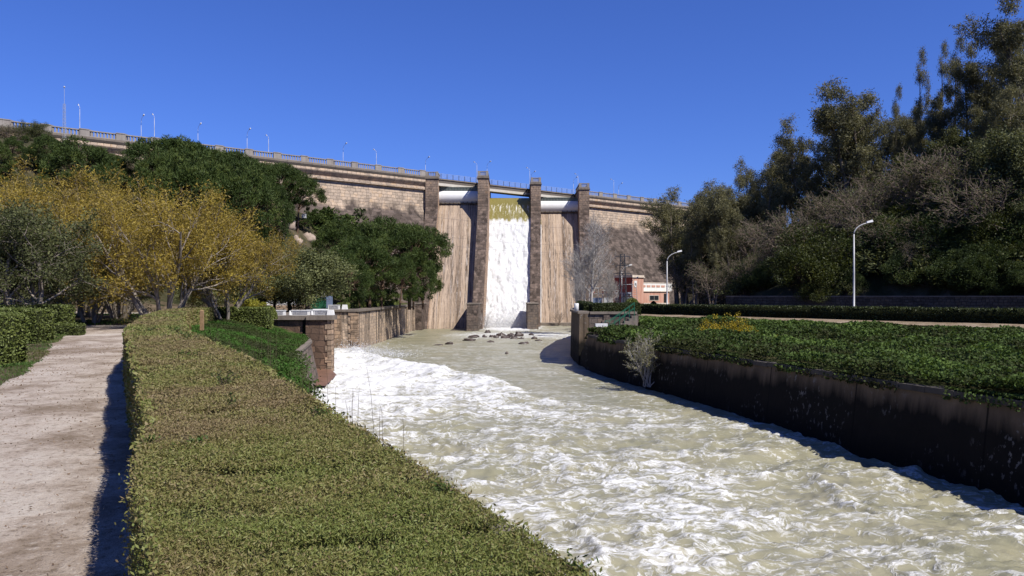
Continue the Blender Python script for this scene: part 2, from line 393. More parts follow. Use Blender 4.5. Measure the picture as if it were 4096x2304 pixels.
M['hill'] = soil_mat("scrub_hillside", (0.035, 0.04, 0.018), (0.07, 0.065, 0.035), (0.15, 0.12, 0.08), 0.25)
M['litter'] = soil_mat("leaf_litter_ground", (0.06, 0.05, 0.03), (0.13, 0.1, 0.065), (0.26, 0.2, 0.14), 0.35)
M['dry'] = soil_mat("dry_grass_path", (0.2, 0.15, 0.09), (0.34, 0.26, 0.18), (0.46, 0.37, 0.28), 0.9)
M['apron'] = plain_mat("wet_brown_apron", (0.2, 0.11, 0.075), 0.35, 0.35, 1.2, 0.4)

# ------------------------------------------------------------------ plan of the place (metres; water at z 0, eye at z 6)
LW = [(8, -40), (4.5, -6), (2.4, 4), (1.0, 8.5), (-1.2, 13.6), (-5.4, 22), (-7.6, 28), (-10.8, 39.5), (-12.6, 47), (-14.5, 57), (-15.4, 60), (-16.3, 62.7)]
RW = [(19.5, -40), (18.6, -5), (17.6, 8), (16.7, 16), (15.4, 23.8), (13.9, 30.2), (12.0, 39.1), (9.9, 47.8), (7.1, 59.0), (6.25, 64.5)]
TW = [(5.9, 69), (5.85, 75), (6.0, 80), (6.7, 88), (9.2, 105), (12.6, 120), (17.0, 135), (19.5, 150), (20.5, 170)]
def xl(y): return np.interp(y, [p[1] for p in LW] + [62.8, 64, 64.1, 67, 67.1, 88, 88.1, 170], [p[0] for p in LW] + [-14.4, -14.4, -15.3, -15.3, -20.3, -20.3, -17.2, -17.2])
def xr(y): return np.interp(y, [p[1] for p in RW + TW], [p[0] for p in RW + TW])
HE = [(1.9, -1.5), (0.24, 2.24), (-1.25, 5.5), (-3.4, 10.2), (-7.2, 17.6), (-9.9, 23.7), (-13.3, 31.6), (-17.85, 43.9), (-20.6, 54.5)]   # right edge of the long hedge
def xhe(y): return np.interp(y, [p[1] for p in HE] + [63, 64], [p[0] for p in HE] + [-22.3, -19])
def Yc(x): return 161 + 0.84 * (np.asarray(x, float) + 16.15)
CW = math.cos(CR)
def crest(u, o, z): return (u, float(Yc(u)) - o / CW, z)

def hill_left(x, y):
    hx = np.interp(-np.asarray(x, float), [18, 21.5, 34, 58, 75, 100, 160, 300], [0, 1.5, 15.0, 22.5, 22.5, 27, 42, 50])
    d = Yc(x) - y
    hx = hx + 1.2 * fbm(np.asarray(x) * 0.12, np.asarray(y) * 0.12, 3.1, 4) * sstep(3, 10, hx)
    return hx * (1 - sstep(12, 60, d))
def edge_right(y): return np.interp(y, [-60, 0, 40, 70, 78, 95, 130, 170, 215, 400], [80, 75, 62, 50.5, 45.5, 27.5, 30, 36, 42, 60])
def hill_right(x, y):
    d = np.asarray(x, float) - edge_right(y)
    k = np.where((np.asarray(y) > 66) & (np.asarray(y) < 100), 0.75, 0.92)
    h = 1.7 * sstep(1.0, 3.0, d) + 0.52 * k * np.clip(d - 1, 0, 60) + 0.15 * np.clip(d - 60, 0, 200)
    return h + 1.5 * fbm(np.asarray(x) * 0.1, np.asarray(y) * 0.1, 7.7, 4) * sstep(3, 10, d)
def hedge_s(x, y): return (np.asarray(x, float) - 13.1) * -0.825 + (np.asarray(y, float) - 86) * -0.565
def gz_left(x, y):
    x = np.asarray(x, float); y = np.asarray(y, float)
    a = xl(y) - 0.3; b = xhe(y) - 0.05
    low = 2.72 + 1.28 * sstep(0, 1, (a - x) / np.maximum(a - b, 0.5))
    z = np.where(y < 63.35, low, 4.3)
    z = np.where((y < 63.35) & (y > 50), 2.72 + (1.28 + 0.3 * sstep(50, 62, y)) * sstep(0, 1, (a - x) / np.maximum(a - b, 0.5)), z)
    return z + hill_left(x, y) + 0.05 * fbm(x * 0.8, y * 0.8, 0, 3)
def gz_right(x, y):
    s = hedge_s(x, y)
    z = 4.05 - 0.2 * np.clip((s - 0.3) / 2.5, 0, 1) - 1.0 * np.clip((s - 2.8) / 11.0, 0, 1)
    z = np.where(np.asarray(y) > 90, 4.1, z)
    return z + hill_right(x, y) + 0.08 * fbm(np.asarray(x) * 0.5, np.asarray(y) * 0.5, 0, 3) + 0.7 * np.clip(fbm(np.asarray(x) * 0.22, np.asarray(y) * 0.22, 31, 3), -.1, 1) * sstep(3, 6, s) * sstep(1.0, 5.0, np.asarray(x) - xr(y)) * (np.asarray(y) < 90)
def ground_z(x, y): return float(gz_left(x, y) if x < (xl(y) + xr(y)) / 2 else gz_right(x, y))

def grid_mesh(name, X, Y, Z, mats, attrs=None, mi=None, smooth=True):
    nr, nc = X.shape
    V = np.stack([X.ravel(), Y.ravel(), Z.ravel()], 1)
    i = np.arange(nr * nc).reshape(nr, nc)
    F = np.stack([i[:-1, :-1].ravel(), i[:-1, 1:].ravel(), i[1:, 1:].ravel(), i[1:, :-1].ravel()], 1)
    return raw_mesh(name, V, F, None, mats, mi, attrs, smooth)

# the far sheet under everything
b = MB(); b.add([(-4000, -4000, -2.5), (4000, -4000, -2.5), (4000, 4000, -2.5), (-4000, 4000, -2.5)], [(0, 1, 2, 3)])
struct(b.build("ground", M['hill']))

def bank(name, side):
    ys = np.concatenate([np.arange(-45, 0, 3.0), np.arange(0, 62.7, 1.0), [62.7, 63.3, 63.4, 66.95, 67.15], np.arange(68, 88, 1.5), [88.0, 88.15], np.arange(89, 175, 1.5), np.arange(175, 420, 8.0)])
    off = np.concatenate([[0, 0.3], np.arange(0.8, 16, 0.8), np.arange(16, 90, 2.0), np.arange(90, 200, 8.0), [250, 400]])
    if side < 0:
        X = np.where((ys > 62.6) & (ys < 66.9), -16.6, xl(ys) - 0.3)[:, None] - off[None, :]
    else:
        e = np.where((ys > 66) & (ys < 86), 11.0, xr(ys) + 0.3)
        X = e[:, None] + off[None, :]
    Y = np.repeat(ys[:, None], len(off), 1)
    Z = gz_left(X, Y) if side < 0 else gz_right(X, Y)
    F = (len(ys) - 1) * (len(off) - 1)
    cx = (0.25 * (X[:-1, :-1] + X[1:, :-1] + X[:-1, 1:] + X[1:, 1:])); cy = 0.5 * (Y[:-1, :-1] + Y[1:, :-1])
    if side < 0: mi = np.where(hill_left(cx, cy) > 0.8, 1, np.where(cx > xhe(cy) - 0.2, 0, 2))
    else: mi = np.where(hill_right(cx, cy) > 0.5, 1, np.where(hedge_s(cx, cy) > 0, 0, 2))
    if side > 0: X2, Y2, Z2 = X[:, ::-1], Y[:, ::-1], Z[:, ::-1]; mi = mi[:, ::-1]
    else: X2, Y2, Z2 = X[:, ::-1], Y[:, ::-1], Z[:, ::-1]; mi = mi[:, ::-1]
    if side > 0: X2, Y2, Z2, mi = X2[:, ::-1], Y2[:, ::-1], Z2[:, ::-1], mi[:, ::-1]
    struct(link(name, grid_mesh(name, X2, Y2, Z2, [M['soil'], M['hill'], M['litter']], mi=mi.ravel())))
bank("left_bank_terrain", -1); bank("right_bank_terrain", 1)

# path beside the hedge and the crossing path behind the trees
def ribbon(name, Ls, Rs, ys, dz, mat, zf, nx=24):
    X = np.array([[np.interp(y, *zip(*[(p[1], p[0]) for p in Ls])) * (1 - t) + np.interp(y, *zip(*[(p[1], p[0]) for p in Rs])) * t for t in np.linspace(0, 1, nx)] for y in ys])
    Y = np.repeat(np.asarray(ys, float)[:, None], nx, 1)
    if mat is M['path']:
        ex = 0.5 * fbm(Y[:, 0] * 0.8, Y[:, 0] * 0.0, 5, 3); X[:, 0] += ex
    struct(link(name, grid_mesh(name, X, Y, zf(X, Y) + dz, [mat])))
LP = [(-3.0, -6), (-4.4, 0), (-6.0, 5), (-8.9, 12.5), (-13.4, 22), (-19.2, 33), (-24.2, 43), (-29, 53)]
RP = [(p[0] - 1.1, p[1]) for p in HE[:-1]] + [(-24.6, 53)]
ribbon("path", LP, RP, np.arange(-6, 53.2, 0.4), 0.02, M['path'], lambda X, Y: gz_left(X, Y) + 0.02 * fbm(X * 1.5, Y * 1.5, 1, 4))
ribbon("crossing_path", [(-70, 72), (-70, 80)], [(-24, 73), (-24, 80.5)], np.arange(72, 80.5, 1.0), 0.03, M['path'], gz_left)
HB = [(53.5, 27), (35, 54), (25.7, 67.6), (13.1, 86)]
b = MB()
ys = np.arange(28, 85.5, 1.0); xs = np.interp(ys, [p[1] for p in HB], [p[0] for p in HB])
Xs = np.stack([xs - 4.3, xs - 2.6, xs - 0.8, xs + 0.6], 1); Ysn = np.repeat(ys[:, None], 4, 1)
struct(link("footpath", grid_mesh("footpath", Xs, Ysn, gz_right(Xs, Ysn) + 0.03, [M['dry']])))

# ------------------------------------------------------------------ river
def plume_side(X, Y):
    """>0 on the camera side of the line where the outlet's white water breaks."""
    yl = np.interp(X, [-24, -17, -14.3, -8, -1.7, 1.3, 3.0, 30], [92, 87, 79.5, 69, 59.5, 50, 46, 30])
    return yl - Y
def make_river():
    ys = [-30.0]
    while ys[-1] < 172:
        y = ys[-1]; ys.append(y + (1.2 if y < 11 else max(0.085, 0.0055 * y)))
    ys = np.array(ys); nc = 300
    t = np.linspace(0, 1, nc)
    a = xl(ys) - 0.25; e = xr(ys) + 0.25
    X = a[:, None] * (1 - t) + e[:, None] * t; Y = np.repeat(ys[:, None], nc, 1)
    ps = plume_side(X, Y)
    inpl = sstep(-1.5, 2.5, ps + 3.0 * fbm(X * 0.35, Y * 0.35, 2, 3))
    dist = np.sqrt((X + 12) ** 2 + ((Y - 66) * 0.6) ** 2)
    dens = inpl * (0.92 - 0.56 * sstep(3, 28, dist)) * (0.85 + 0.5 * fbm(X * 0.3, Y * 0.3, 21, 4))
    near = sstep(44, 26, Y)
    dens = np.maximum(dens, near * (0.46 + 0.16 * fbm(X * 0.16, Y * 0.16, 4, 3) - 0.10 * sstep(4, 12, X)))
    dens = np.maximum(dens, 0.34 * sstep(62, 30, Y))
    foot = np.exp(-((X - 0.0) / 6.0) ** 2) * sstep(126, 146, Y)
    dens = np.maximum(dens, foot * 1.05)
    band = 0.3 * np.exp(-((Y - 122) / 9.0) ** 2) + 0.25
    dens = np.maximum(dens, band)
    calm = np.exp(-((X + 13) / 4.5) ** 2) * sstep(90, 112, Y)
    dens = dens * (1 - 0.8 * calm)
    boil = np.exp(-(((X - 3.6) / 1.6) ** 2 + ((Y - 18.2) / 1.2) ** 2))
    dens = np.maximum(dens, boil * 0.9)
    dens = np.maximum(dens, 0.6 * np.exp(-((X - 13.8) / 1.5) ** 2 - ((Y - 22.8) / 2.0) ** 2))
    amp = 0.085 + 0.20 * inpl * (1 - 0.55 * sstep(8, 30, dist)) + 0.075 * near + 0.2 * foot
    wob = fbm(X * 0.25, Y * 0.25, 9, 3) * 3
    # ridged chop, crests lying across the view
    def ridge(f, z, st=0.5): return 1 - np.abs(2 * (fbm(X * f * st + wob * 0.35, Y * f + wob * 0.6, z, 3)) * 2)
    h = (ridge(0.5, 1) - 0.75) * 0.95 + (ridge(1.5, 5) - 0.75) * 0.5 + (ridge(3.4, 7) - 0.75) * 0.3 * sstep(70, 25, Y) + fbm(X * 3, Y * 5, 8, 3) * 0.25 * sstep(60, 25, Y)
    Z = amp * h
    Z += inpl * 0.5 * np.exp(-((ps - 3.0) / 3.0) ** 2) * (0.75 + 1.2 * fbm(X * 0.9, Y * 0.9, 3, 4)) * sstep(3.5, -6, X)
    Z += 0.55 * np.exp(-(((X + 15.8) / 2.2) ** 2 + ((Y - 76) / 6.0) ** 2)) * (0.8 + 1.0 * fbm(X * 0.8, Y * 0.8, 13, 3))
    Z += boil * 0.3 + foot * 0.3 * (0.6 + fbm(X * 0.5, Y * 0.5, 6, 3))
    crestf = np.clip(h * 0.35, -0.15, 0.3) * (0.35 + inpl + near)
    dens = np.clip(dens + crestf * 0.38, 0, 1.2)
    return link("river_water", grid_mesh("river_water", X, Y, Z, [M['water']], {"foam": dens}))
def water_mat():
    g = G("silty_white_water"); p = g.pos()
    fo = g.n("Attribute", {}, attribute_name="foam").outputs["Fac"]
    w = g.n("TexNoise", {"Vector": g.scale(p, (0.5, 0.5, 0.5)), "Scale": 1.0, "Detail": 4.0}).outputs["Color"]
    w = g.n("VectorMath", {0: w, 1: (0.5, 0.5, 0.5)}, operation='SUBTRACT').outputs[0]
    q = g.n("VectorMath", {0: p, 1: g.scale(w, (3.6, 2.2, 1.0))}, operation='ADD').outputs[0]
    q = g.scale(q, (0.55, 1.05, 1.0))
    big = g.noise(q, 0.5, 3, 0.55)
    def web(sc, k):
        nz = g.n("TexNoise", {"Vector": q, "Scale": sc, "Detail": 5.0, "Roughness": 0.6, "Distortion": 0.9}).outputs[0]
        return g.math('SUBTRACT', 1.0, g.math('MULTIPLY', g.math('ABSOLUTE', g.math('SUBTRACT', nz, 0.5)), k), clamp=True)
    w1 = web(0.8, 9.0); w2 = web(1.9, 9.0); w3 = web(4.4, 7.5); fine = g.noise(q, 9.0, 5, 0.65)
    v = g.math('ADD', g.math('ADD', g.math('MULTIPLY', w1, 0.26), g.math('MULTIPLY', w2, 0.30)), g.math('MULTIPLY', big, 0.30))
    v = g.math('ADD', v, g.math('ADD', g.math('MULTIPLY', w3, 0.22), g.math('MULTIPLY', fine, 0.14)))
    thr = g.math('SUBTRACT', 1.04, g.math('MULTIPLY', fo, 0.95))
    f = g.n("MapRange", {0: v, 1: g.math('SUBTRACT', thr, 0.12), 2: g.math('ADD', thr, 0.22), 3: 0.0, 4: 1.0}, clamp=True).outputs[0]
    silt = g.mix(g.ramp(g.noise(p, 0.3, 4, 0.6), [(0.35, 0), (0.65, 1)]), (0.2, 0.195, 0.12), (0.27, 0.25, 0.16))
    veil = g.math('MULTIPLY', fo, 0.75, clamp=True)
    silt = g.mix(veil, silt, (0.46, 0.43, 0.315))
    sp = g.noise(q, 14.0, 3, 0.7)
    wht = g.mix(g.math('MULTIPLY', g.ramp(sp, [(0.38, 1), (0.5, 0)]), 0.5), (0.72, 0.725, 0.72), (0.52, 0.51, 0.46))
    col = g.mix(f, silt, wht)
    rg = g.n("MapRange", {0: f, 1: 0.0, 2: 1.0, 3: 0.34, 4: 0.8}).outputs[0]
    ripple = g.math('ADD', g.noise(g.scale(p, (0.8, 1.5, 1)), 3.0, 5, 0.6), g.math('MULTIPLY', f, 0.5))
    return g.set(col, rg, g.math('ADD', ripple, g.math('MULTIPLY', fine, 0.4)), 0.07, 0.6, 0.16)
M['water'] = water_mat()
struct(make_river())
b = MB(); b.add([(-15.4, 51.5, 0.34), (-12.4, 52.5, 0.02), (-13.2, 59.5, 0.05), (-14.3, 62.5, 0.2), (-18, 62.5, 0.42)], [(0, 1, 2, 3, 4)])
struct(b.build("wet_concrete_apron", M['apron']))

# ------------------------------------------------------------------ the dam
dam = thing("dam", "long stone masonry dam with four tall piers and a spillway closing the valley", "dam", (0, 140, 0))
dam.matrix_world; OY = 140.0
def dpart(b, name, mats, parent=None, smooth=False):
    o = b.build(name, mats, parent or dam, None, smooth)
    if (parent or dam) is dam: o.location = (0, -OY, 0)
    return o
PX = [(-17.4, -14.9, 159.0), (-6.85, -4.77, 158.2), (4.0, 6.1, 166.9), (14.9, 17.15, 175.2)]     # left, right, front of each pier
def wall_part(u0, u1, nu, label):
    prof = [(-7, 30), (0.05, 30), (0.05, 27.3), (0.0, 27.25), (0.0, 23.6), (0.45, 22.6), (0.7 * 23.6 + 0.1, -2), (-7, -2)]
    b = MB(); b.extrude(prof, u0, u1, crest, nu); w = dpart(b, "wall", M['dam_stone']); w["label"] = label
    b = MB()
    b.extrude([(0.1, 29.35), (1.0, 29.35), (1.0, 28.95), (0.9, 28.75), (0.35, 28.15), (0.3, 27.95), (0.1, 27.95)], u0, u1, crest, nu)
    b.extrude([(0.1, 27.9), (0.55, 27.9), (0.55, 27.45), (0.1, 27.35)], u0, u1, crest, nu)
    dpart(b, "cornice", M['dam_stone'])
    b = MB(); b.extrude([(-0.5, 30.05), (1.25, 30.05), (1.25, 29.75), (1.05, 29.4), (-0.5, 29.4)], u0, u1, crest, nu); dpart(b, "coping", M['coping'])
    # balustrade: rails and balusters in one mesh, each stone post its own part
    b = MB(); L = u1 - u0
    b.extrude([(0.72, 30.92), (1.12, 30.92), (1.12, 31.08), (0.72, 31.08)], u0, u1, crest, nu)
    b.extrude([(0.76, 30.06), (1.08, 30.06), (1.08, 30.2), (0.76, 30.2)], u0, u1, crest, nu)
    n = int(L / 0.36)
    for i in range(n):
        u = u0 + L * (i + 0.5) / n
        b.extrude([(0.84, 30.2), (1.0, 30.2), (1.0, 30.92), (0.84, 30.92)], u - 0.075, u + 0.075, crest)
    dpart(b, "balustrade", M['balustrade'])
    n = int(L / 3.9); first = None
    for i in range(n + 1):
        u = u0 + 0.5 + (L - 1.0) * i / n
        b = MB(); b.extrude([(0.62, 30.06), (1.22, 30.06), (1.22, 31.05), (1.28, 31.06), (1.28, 31.2), (0.56, 31.2), (0.56, 31.06), (0.62, 31.05)], u - 0.5, u + 0.5, crest)
        dpart(b, "parapet_post", M['balustrade'])
wall_part(-92, PX[0][0] + 0.02, 6, "long left dam wall, pale above and darkly weathered below")
wall_part(PX[3][1] - 0.02, 84, 5, "right dam wall with dark weathered lower slope")
SH = 0.04
for j, (x0, x1, yf) in enumerate(PX):
    pe = bpy.data.objects.new("pier", None); C.objects.link(pe); pe.parent = dam; pe.location = (0, -OY, 0)
    yb = float(Yc((x0 + x1) / 2)) + 8
    prof = [(yf, 29.6), (yf, 23.8), (yf - 0.5, 22.6), (yf - 16.4, -2), (yb, -2), (yb, 29.6)]
    b = MB()
    P = [(x0 + SH * (y - yf) * (0 if y > yf else 1), y, z) for y, z in prof] + [(x1 + SH * (y - yf) * (0 if y > yf else 1), y, z) for y, z in prof]
    b.m = 1; b.add([P[i] for i in (0, 1, 2, 3, 4, 5)], [(0, 1, 2, 3, 4, 5)]); b.add([P[i + 6] for i in range(6)], [(5, 4, 3, 2, 1, 0)])
    b.m = 0
    for a in range(6): c = (a + 1) % 6; b.add([P[a], P[c], P[c + 6], P[a + 6]], [(3, 2, 1, 0)])
    b.build("pier_shaft", [M['pier_stone'], M['side_stone']], pe)
    b = MB()
    b.box(x0 - 0.18, x1 + 0.18, yf - 0.2, yb, 29.6, 29.78); b.box(x0 - 0.1, x1 + 0.1, yf - 0.12, yb, 29.785, 30.05)
    b.build("pier_cap", M['coping'], pe)
    b = MB()
    ye = yf + (yb - yf) * 0.5
    for (xa, xb, ya, y2) in ((x0, x1, yf, yf + 0.3), (x0, x0 + 0.3, yf + 0.305, ye), (x1 - 0.3, x1, yf + 0.305, ye)):
        b.box(xa, xb, ya, y2, 30.86, 31.02); b.box(xa + 0.03, xb - 0.03, ya + 0.03, y2 - 0.03, 30.06, 30.2)
    for (cx, cy) in ((x0 + 0.22, yf + 0.22), (x1 - 0.22, yf + 0.22)): b.box(cx - 0.25, cx + 0.25, cy - 0.25, cy + 0.25, 30.055, 31.06)
    for i in range(5): cx = x0 + 0.6 + (x1 - x0 - 1.2) * i / 4; b.box(cx - 0.07, cx + 0.07, yf + 0.08, yf + 0.22, 30.2, 30.86)
    for i in range(int((ye - yf) / 0.4)):
        for cx in (x0 + 0.15, x1 - 0.15): b.box(cx - 0.07, cx + 0.07, yf + 0.6 + 0.4 * i - 0.07, yf + 0.6 + 0.4 * i + 0.07, 30.2, 30.86)
    b.build("balustrade", M['balustrade'], pe)
BL = [(-18.3, -15.9, 139.0, 147), (-7.75, -5.75, 135.0, 147), (2.75, 4.75, 141.0, 154)]
for j, (x0, x1, ya, yb) in enumerate(BL):
    b = MB(); b.box(x0, x1, ya, yb, -2, 4.55); b.build("pier_block", M['pier_stone'] if j == 0 else M['grey_stone'], dam).location = (0, -OY, 0)
    b = MB(); b.box(x0 - 0.08, x1 + 0.08, ya - 0.08, yb, 4.555, 4.75); b.build("block_cap", M['coping'], dam).location = (0, -OY, 0)
GY = [162.0, 170.7, 179.0]
for j in range(3):
    xa, xb = PX[j][1], PX[j + 1][0]; g0 = GY[j]
    b = MB(); n = 40
    prof = [(2.0, 24.9), (0.0, 24.9), (-0.5, 24.4), (-1.2, 23.4), (-2.2, 21.9), (-3.2, 20.3), (-5.2, 17.3), (-16.0, 1.2), (-17.6, -2)]
    P = []
    for (dy, z) in prof:
        for xx in (xa - 0.9, xb + 0.3): P.append((xx + SH * dy, g0 + dy, z))
    b.add(P, [(2*i, 2*i+2, 2*i+3, 2*i+1) for i in range(len(prof)-1)])
    dpart(b, "spillway_chute", M['chute'])
    if j == 1: continue
    ge = bpy.data.objects.new("drum_gate", None); C.objects.link(ge); ge.parent = dam; ge.location = (0, -OY, 0)
    b = MB(); prof = []
    for i in range(13):
        t = R(-52 + 104 * i / 12); prof.append((g0 + 1.2 - 1.9 * math.cos(t) * 1.05, 26.25 + 1.62 * math.sin(t)))
    prof += [(g0 + 1.6, prof[-1][1]), (g0 + 1.6, prof[0][1])]
    b.extrude(prof, xa - 0.02, xb + 0.02, lambda u, o, z: (u, o, z)); b.build("gate_shell", M['white_paint'], ge)
    b = MB(); b.box(xa, xb, g0 + 0.25, g0 + 1.0, 27.6, 28.25); b.box(xa, xb, g0 - 0.05, g0 + 1.1, 28.255, 28.35)
    n = 26
    for i in range(n): u = xa + (xb - xa) * (i + 0.5) / n; b.box(u - 0.07, u + 0.07, g0 + 0.02, g0 + 0.245, 27.62, 28.25)
    b.build("gate_girder", M['grey_steel'], ge)
    b = MB(); b.box(xa, xb, g0 - 0.62, g0 + 0.5, 24.905, 25.08)
    for i in range(9): u = xa + (xb - xa) * (i + 0.5) / 9; b.box(u - 0.09, u + 0.09, g0 - 0.72, g0 - 0.55, 24.95, 25.25)
    b.build("gate_sill", M['coping'], ge)
for j in range(3):
    xa, xb = PX[j][1], PX[j + 1][0]
    de = bpy.data.objects.new("bridge_span", None); C.objects.link(de); de.parent = dam; de.location = (0, -OY, 0)
    b = MB(); b.extrude([(-8, 29.7), (0.8, 29.78), (0.8, 30.0), (-8, 30.0)], xa, xb, crest); b.build("deck_slab", M['coping'], de)
    b = MB(); b.extrude([(-0.1, 28.35), (0.35, 28.45), (0.65, 29.7), (-0.1, 29.7)], xa, xb, crest); b.extrude([(-7, 29.4), (-6.6, 29.4), (-6.6, 29.69), (-7, 29.69)], xa, xb, crest)
    b.build("girder", M['girder'], de)
    b = MB(); b.extrude([(0.36, 28.42), (1.3, 28.44), (1.3, 28.98), (0.5, 29.0)], xa, xb, crest); b.build("flange", M['flange'], de)
    n = 7
    for i in range(n):
        b = MB(); u = xa + (xb - xa) * (i + 0.35) / n; b.extrude([(0.65, 30.0), (0.75, 30.0), (0.75, 31.0), (0.65, 31.0)], u - 0.05, u + 0.05, crest)
        b.build("railing_post", M['dark_steel'], de)
    b = MB()
    for z in (30.25, 30.5, 30.75, 30.98): b.extrude([(0.68, z), (0.72, z), (0.72, z + 0.035), (0.68, z + 0.035)], xa, xb, crest)
    b.build("railing", M['galv'], de)

def leaf_mat0(name):
    g = G(name); g.set((0.85, 0.86, 0.87), 0.9, spec=0.1); tr = g.n("BsdfTranslucent", {"Color": (0.7, 0.7, 0.7, 1)})
    mx = g.n("MixShader", {0: 0.5, 1: g.b.outputs[0], 2: tr.outputs[0]}); g.t.links.new(mx.outputs[0], g.out.inputs[0]); return g.m
# water going over the lowered middle gate
def fall_mat():
    g = G("falling_water"); p = g.pos(); z = g.n("SeparateXYZ", {0: p}).outputs[2]
    st = g.noise(g.scale(p, (1.6, 0.2, 0.28)), 1.0, 5, 0.65)
    ed = g.noise(g.scale(p, (0.8, 0.1, 0.5)), 1.0, 5, 0.6)
    zz = g.math('ADD', z, g.math('MULTIPLY', g.math('SUBTRACT', ed, 0.5), 2.6))
    zz = g.math('ADD', zz, g.math('MULTIPLY', g.math('SUBTRACT', st, 0.5), 2.2))
    f = g.n("MapRange", {0: zz, 1: 21.7, 2: 22.3, 3: 1.0, 4: 0.0}).outputs[0]
    sl = g.mix(g.ramp(st, [(0.3, 0), (0.7, 1)]), (0.21, 0.18, 0.05), (0.25, 0.215, 0.07))
    fl = g.math('MULTIPLY', g.ramp(g.noise(g.scale(p, (3.2, 0.3, 0.5)), 1.0, 4, 0.7), [(0.53, 0), (0.6, 1)]), g.math('MULTIPLY', g.n("MapRange", {0: z, 1: 25.6, 2: 25.0, 3: 0.0, 4: 0.9}).outputs[0], g.n("MapRange", {0: z, 1: 23.2, 2: 24.6, 3: 0.15, 4: 1.0}).outputs[0]))
    sl = g.mix(fl, sl, (0.8, 0.78, 0.7))
    fo = g.noise(g.scale(p, (1.6, 0.8, 1.1)), 1.0, 6, 0.7)
    wh = g.ramp(fo, [(0.3, (0.42, 0.43, 0.44)), (0.42, (0.62, 0.63, 0.63)), (0.6, (0.74, 0.74, 0.74))])
    c = g.mix(f, sl, wh)
    rg = g.n("MapRange", {0: f, 1: 0, 2: 1, 3: 0.18, 4: 0.85}).outputs[0]
    return g.set(c, rg, g.math('ADD', fo, st), 0.12, 0.7, 0.35)
M['fall'] = fall_mat()
def fall(name, xa, xb, prof, thick, g0, n=70, m=200, ampl=0.4):
    d = np.array(prof); L = np.concatenate([[0], np.cumsum(np.hypot(*np.diff(d, axis=0).T))])
    t = np.linspace(0, L[-1], m); dy = np.interp(t, L, d[:, 0]); zz = np.interp(t, L, d[:, 1])
    u = np.linspace(0, 1, n)
    Yv = np.repeat((g0 + dy)[:, None], n, 1); Zv = np.repeat(zz[:, None], n, 1)
    X = xa + (xb - xa) * u[None, :] + SH * dy[:, None]
    w = np.interp(Zv, [-1, 20, 23.5, 25], [1.0, 0.8, 0.06, 0.0])
    nz = fbm(X * 0.9, Zv * 0.55, 4, 4) * 1.3 + fbm(X * 2.2, Zv * 1.4, 9, 3) * 0.6
    Yv = Yv - thick * np.interp(Zv, [0, 22, 25], [1, 1, 0.3]) - w * ampl * (0.4 + nz) * 1.4
    Zv = Zv + w * 0.12 * nz
    return link(name, grid_mesh(name, X[:, ::-1], Yv[:, ::-1], Zv[:, ::-1], [M['fall']]))
struct(fall("spillway_water", PX[1][1] - 0.75, PX[2][0] + 0.06, [(12, 27.25), (0.6, 27.25), (-0.2, 27.1), (-0.9, 26.6), (-1.5, 25.8), (-2.1, 24.6), (-3.0, 22.8), (-4.2, 20.6), (-5.6, 18.0), (-16.2, 1.6), (-18.5, -0.6)], 0.35, GY[1]))
struct(fall("leaking_water", PX[2][1] - 0.7, PX[2][1] + 0.55, [(-1.4, 23.2), (-3.2, 20.3), (-5.2, 17.3), (-16.0, 1.2), (-17.6, -0.5)], 0.2, GY[2], 14, 160, 0.2))
M['spray'] = leaf_mat0("water_spray")
def spray(label, n, fx, seed, size):
    rg = np.random.default_rng(seed); c = fx(rg, n); d = rg.normal(size=(n, 3)); s_ = size * rg.uniform(.4, 1.4, n)[:, None]
    d /= np.linalg.norm(d, axis=1, keepdims=True); e = np.cross(d, rg.normal(size=(n, 3))); e /= np.linalg.norm(e, axis=1, keepdims=True)
    V = np.stack([c - d * s_, c + e * s_, c + d * s_, c - e * s_], 1).reshape(-1, 3)
    o = link("spray", raw_mesh("spray", V, np.arange(4 * n).reshape(n, 4), None, [M['spray']])); o["kind"] = "stuff"; o["label"] = label; o["category"] = "spray"
spray("white spray cloud where the spillway water hits the river", 15000, lambda rg, n: np.stack([rg.uniform(-5.9, 3.6, n), 152.8 - np.abs(rg.normal(0, 3.4, n)), rg.exponential(.8, n) * (1 + .8 * rg.uniform(size=n))], 1), 501, .055)
spray("white spray thrown up over the outlet's breaking wave", 3500, lambda rg, n: (lambda t: np.stack([-16.2 + 13 * t + rg.normal(0, 1.0, n), 81 - 20 * t + rg.normal(0, .9, n) - 2 * (1 - t), .75 - .35 * t + rg.exponential(.22, n)], 1))(.5 * rg.uniform(0, 1, n) ** 1.2), 502, .032)
b = MB(); b.box(5.2, 18, 158.5, 163, -1, 0.55); struct(b.build("spillway_ledge_water_step", M['coping']))["label"] = "low pale concrete ledge at the foot of the right chute"

# ------------------------------------------------------------------ basin walls, left
w = thing("basin_wall", "long streaked stone wall with coping beside the calm pool left of the spillway", "wall", (-17.5, 110, 0))
def wp(b, nm, mats, par): o = b.build(nm, mats, par); o.location = -Vector(par.location); return o
b = MB(); b.box(-19.0, -17.2, 88.0, 140.0, -2, 4.25); wp(b, "wall_face", M['basin_stone'], w)
b = MB(); b.box(-20.6, -19.005, 88.0, 89.5, -2, 4.25); wp(b, "end_face", M['quoin_stone'], w)
b = MB(); b.box(-21.2, -17.0, 87.8, 89.6, 4.255, 4.5); b.box(-19.2, -17.0, 89.605, 140.2, 4.255, 4.5); wp(b, "coping", M['coping'], w)
b = MB()
for k in range(9): b.box(-17.95 if k % 2 else -18.2, -17.13, 87.9, 88.6 if k % 2 else 88.35, 0.1 + 0.46 * k, 0.1 + 0.46 * k + 0.42)
wp(b, "quoin", M['quoin_stone'], w)
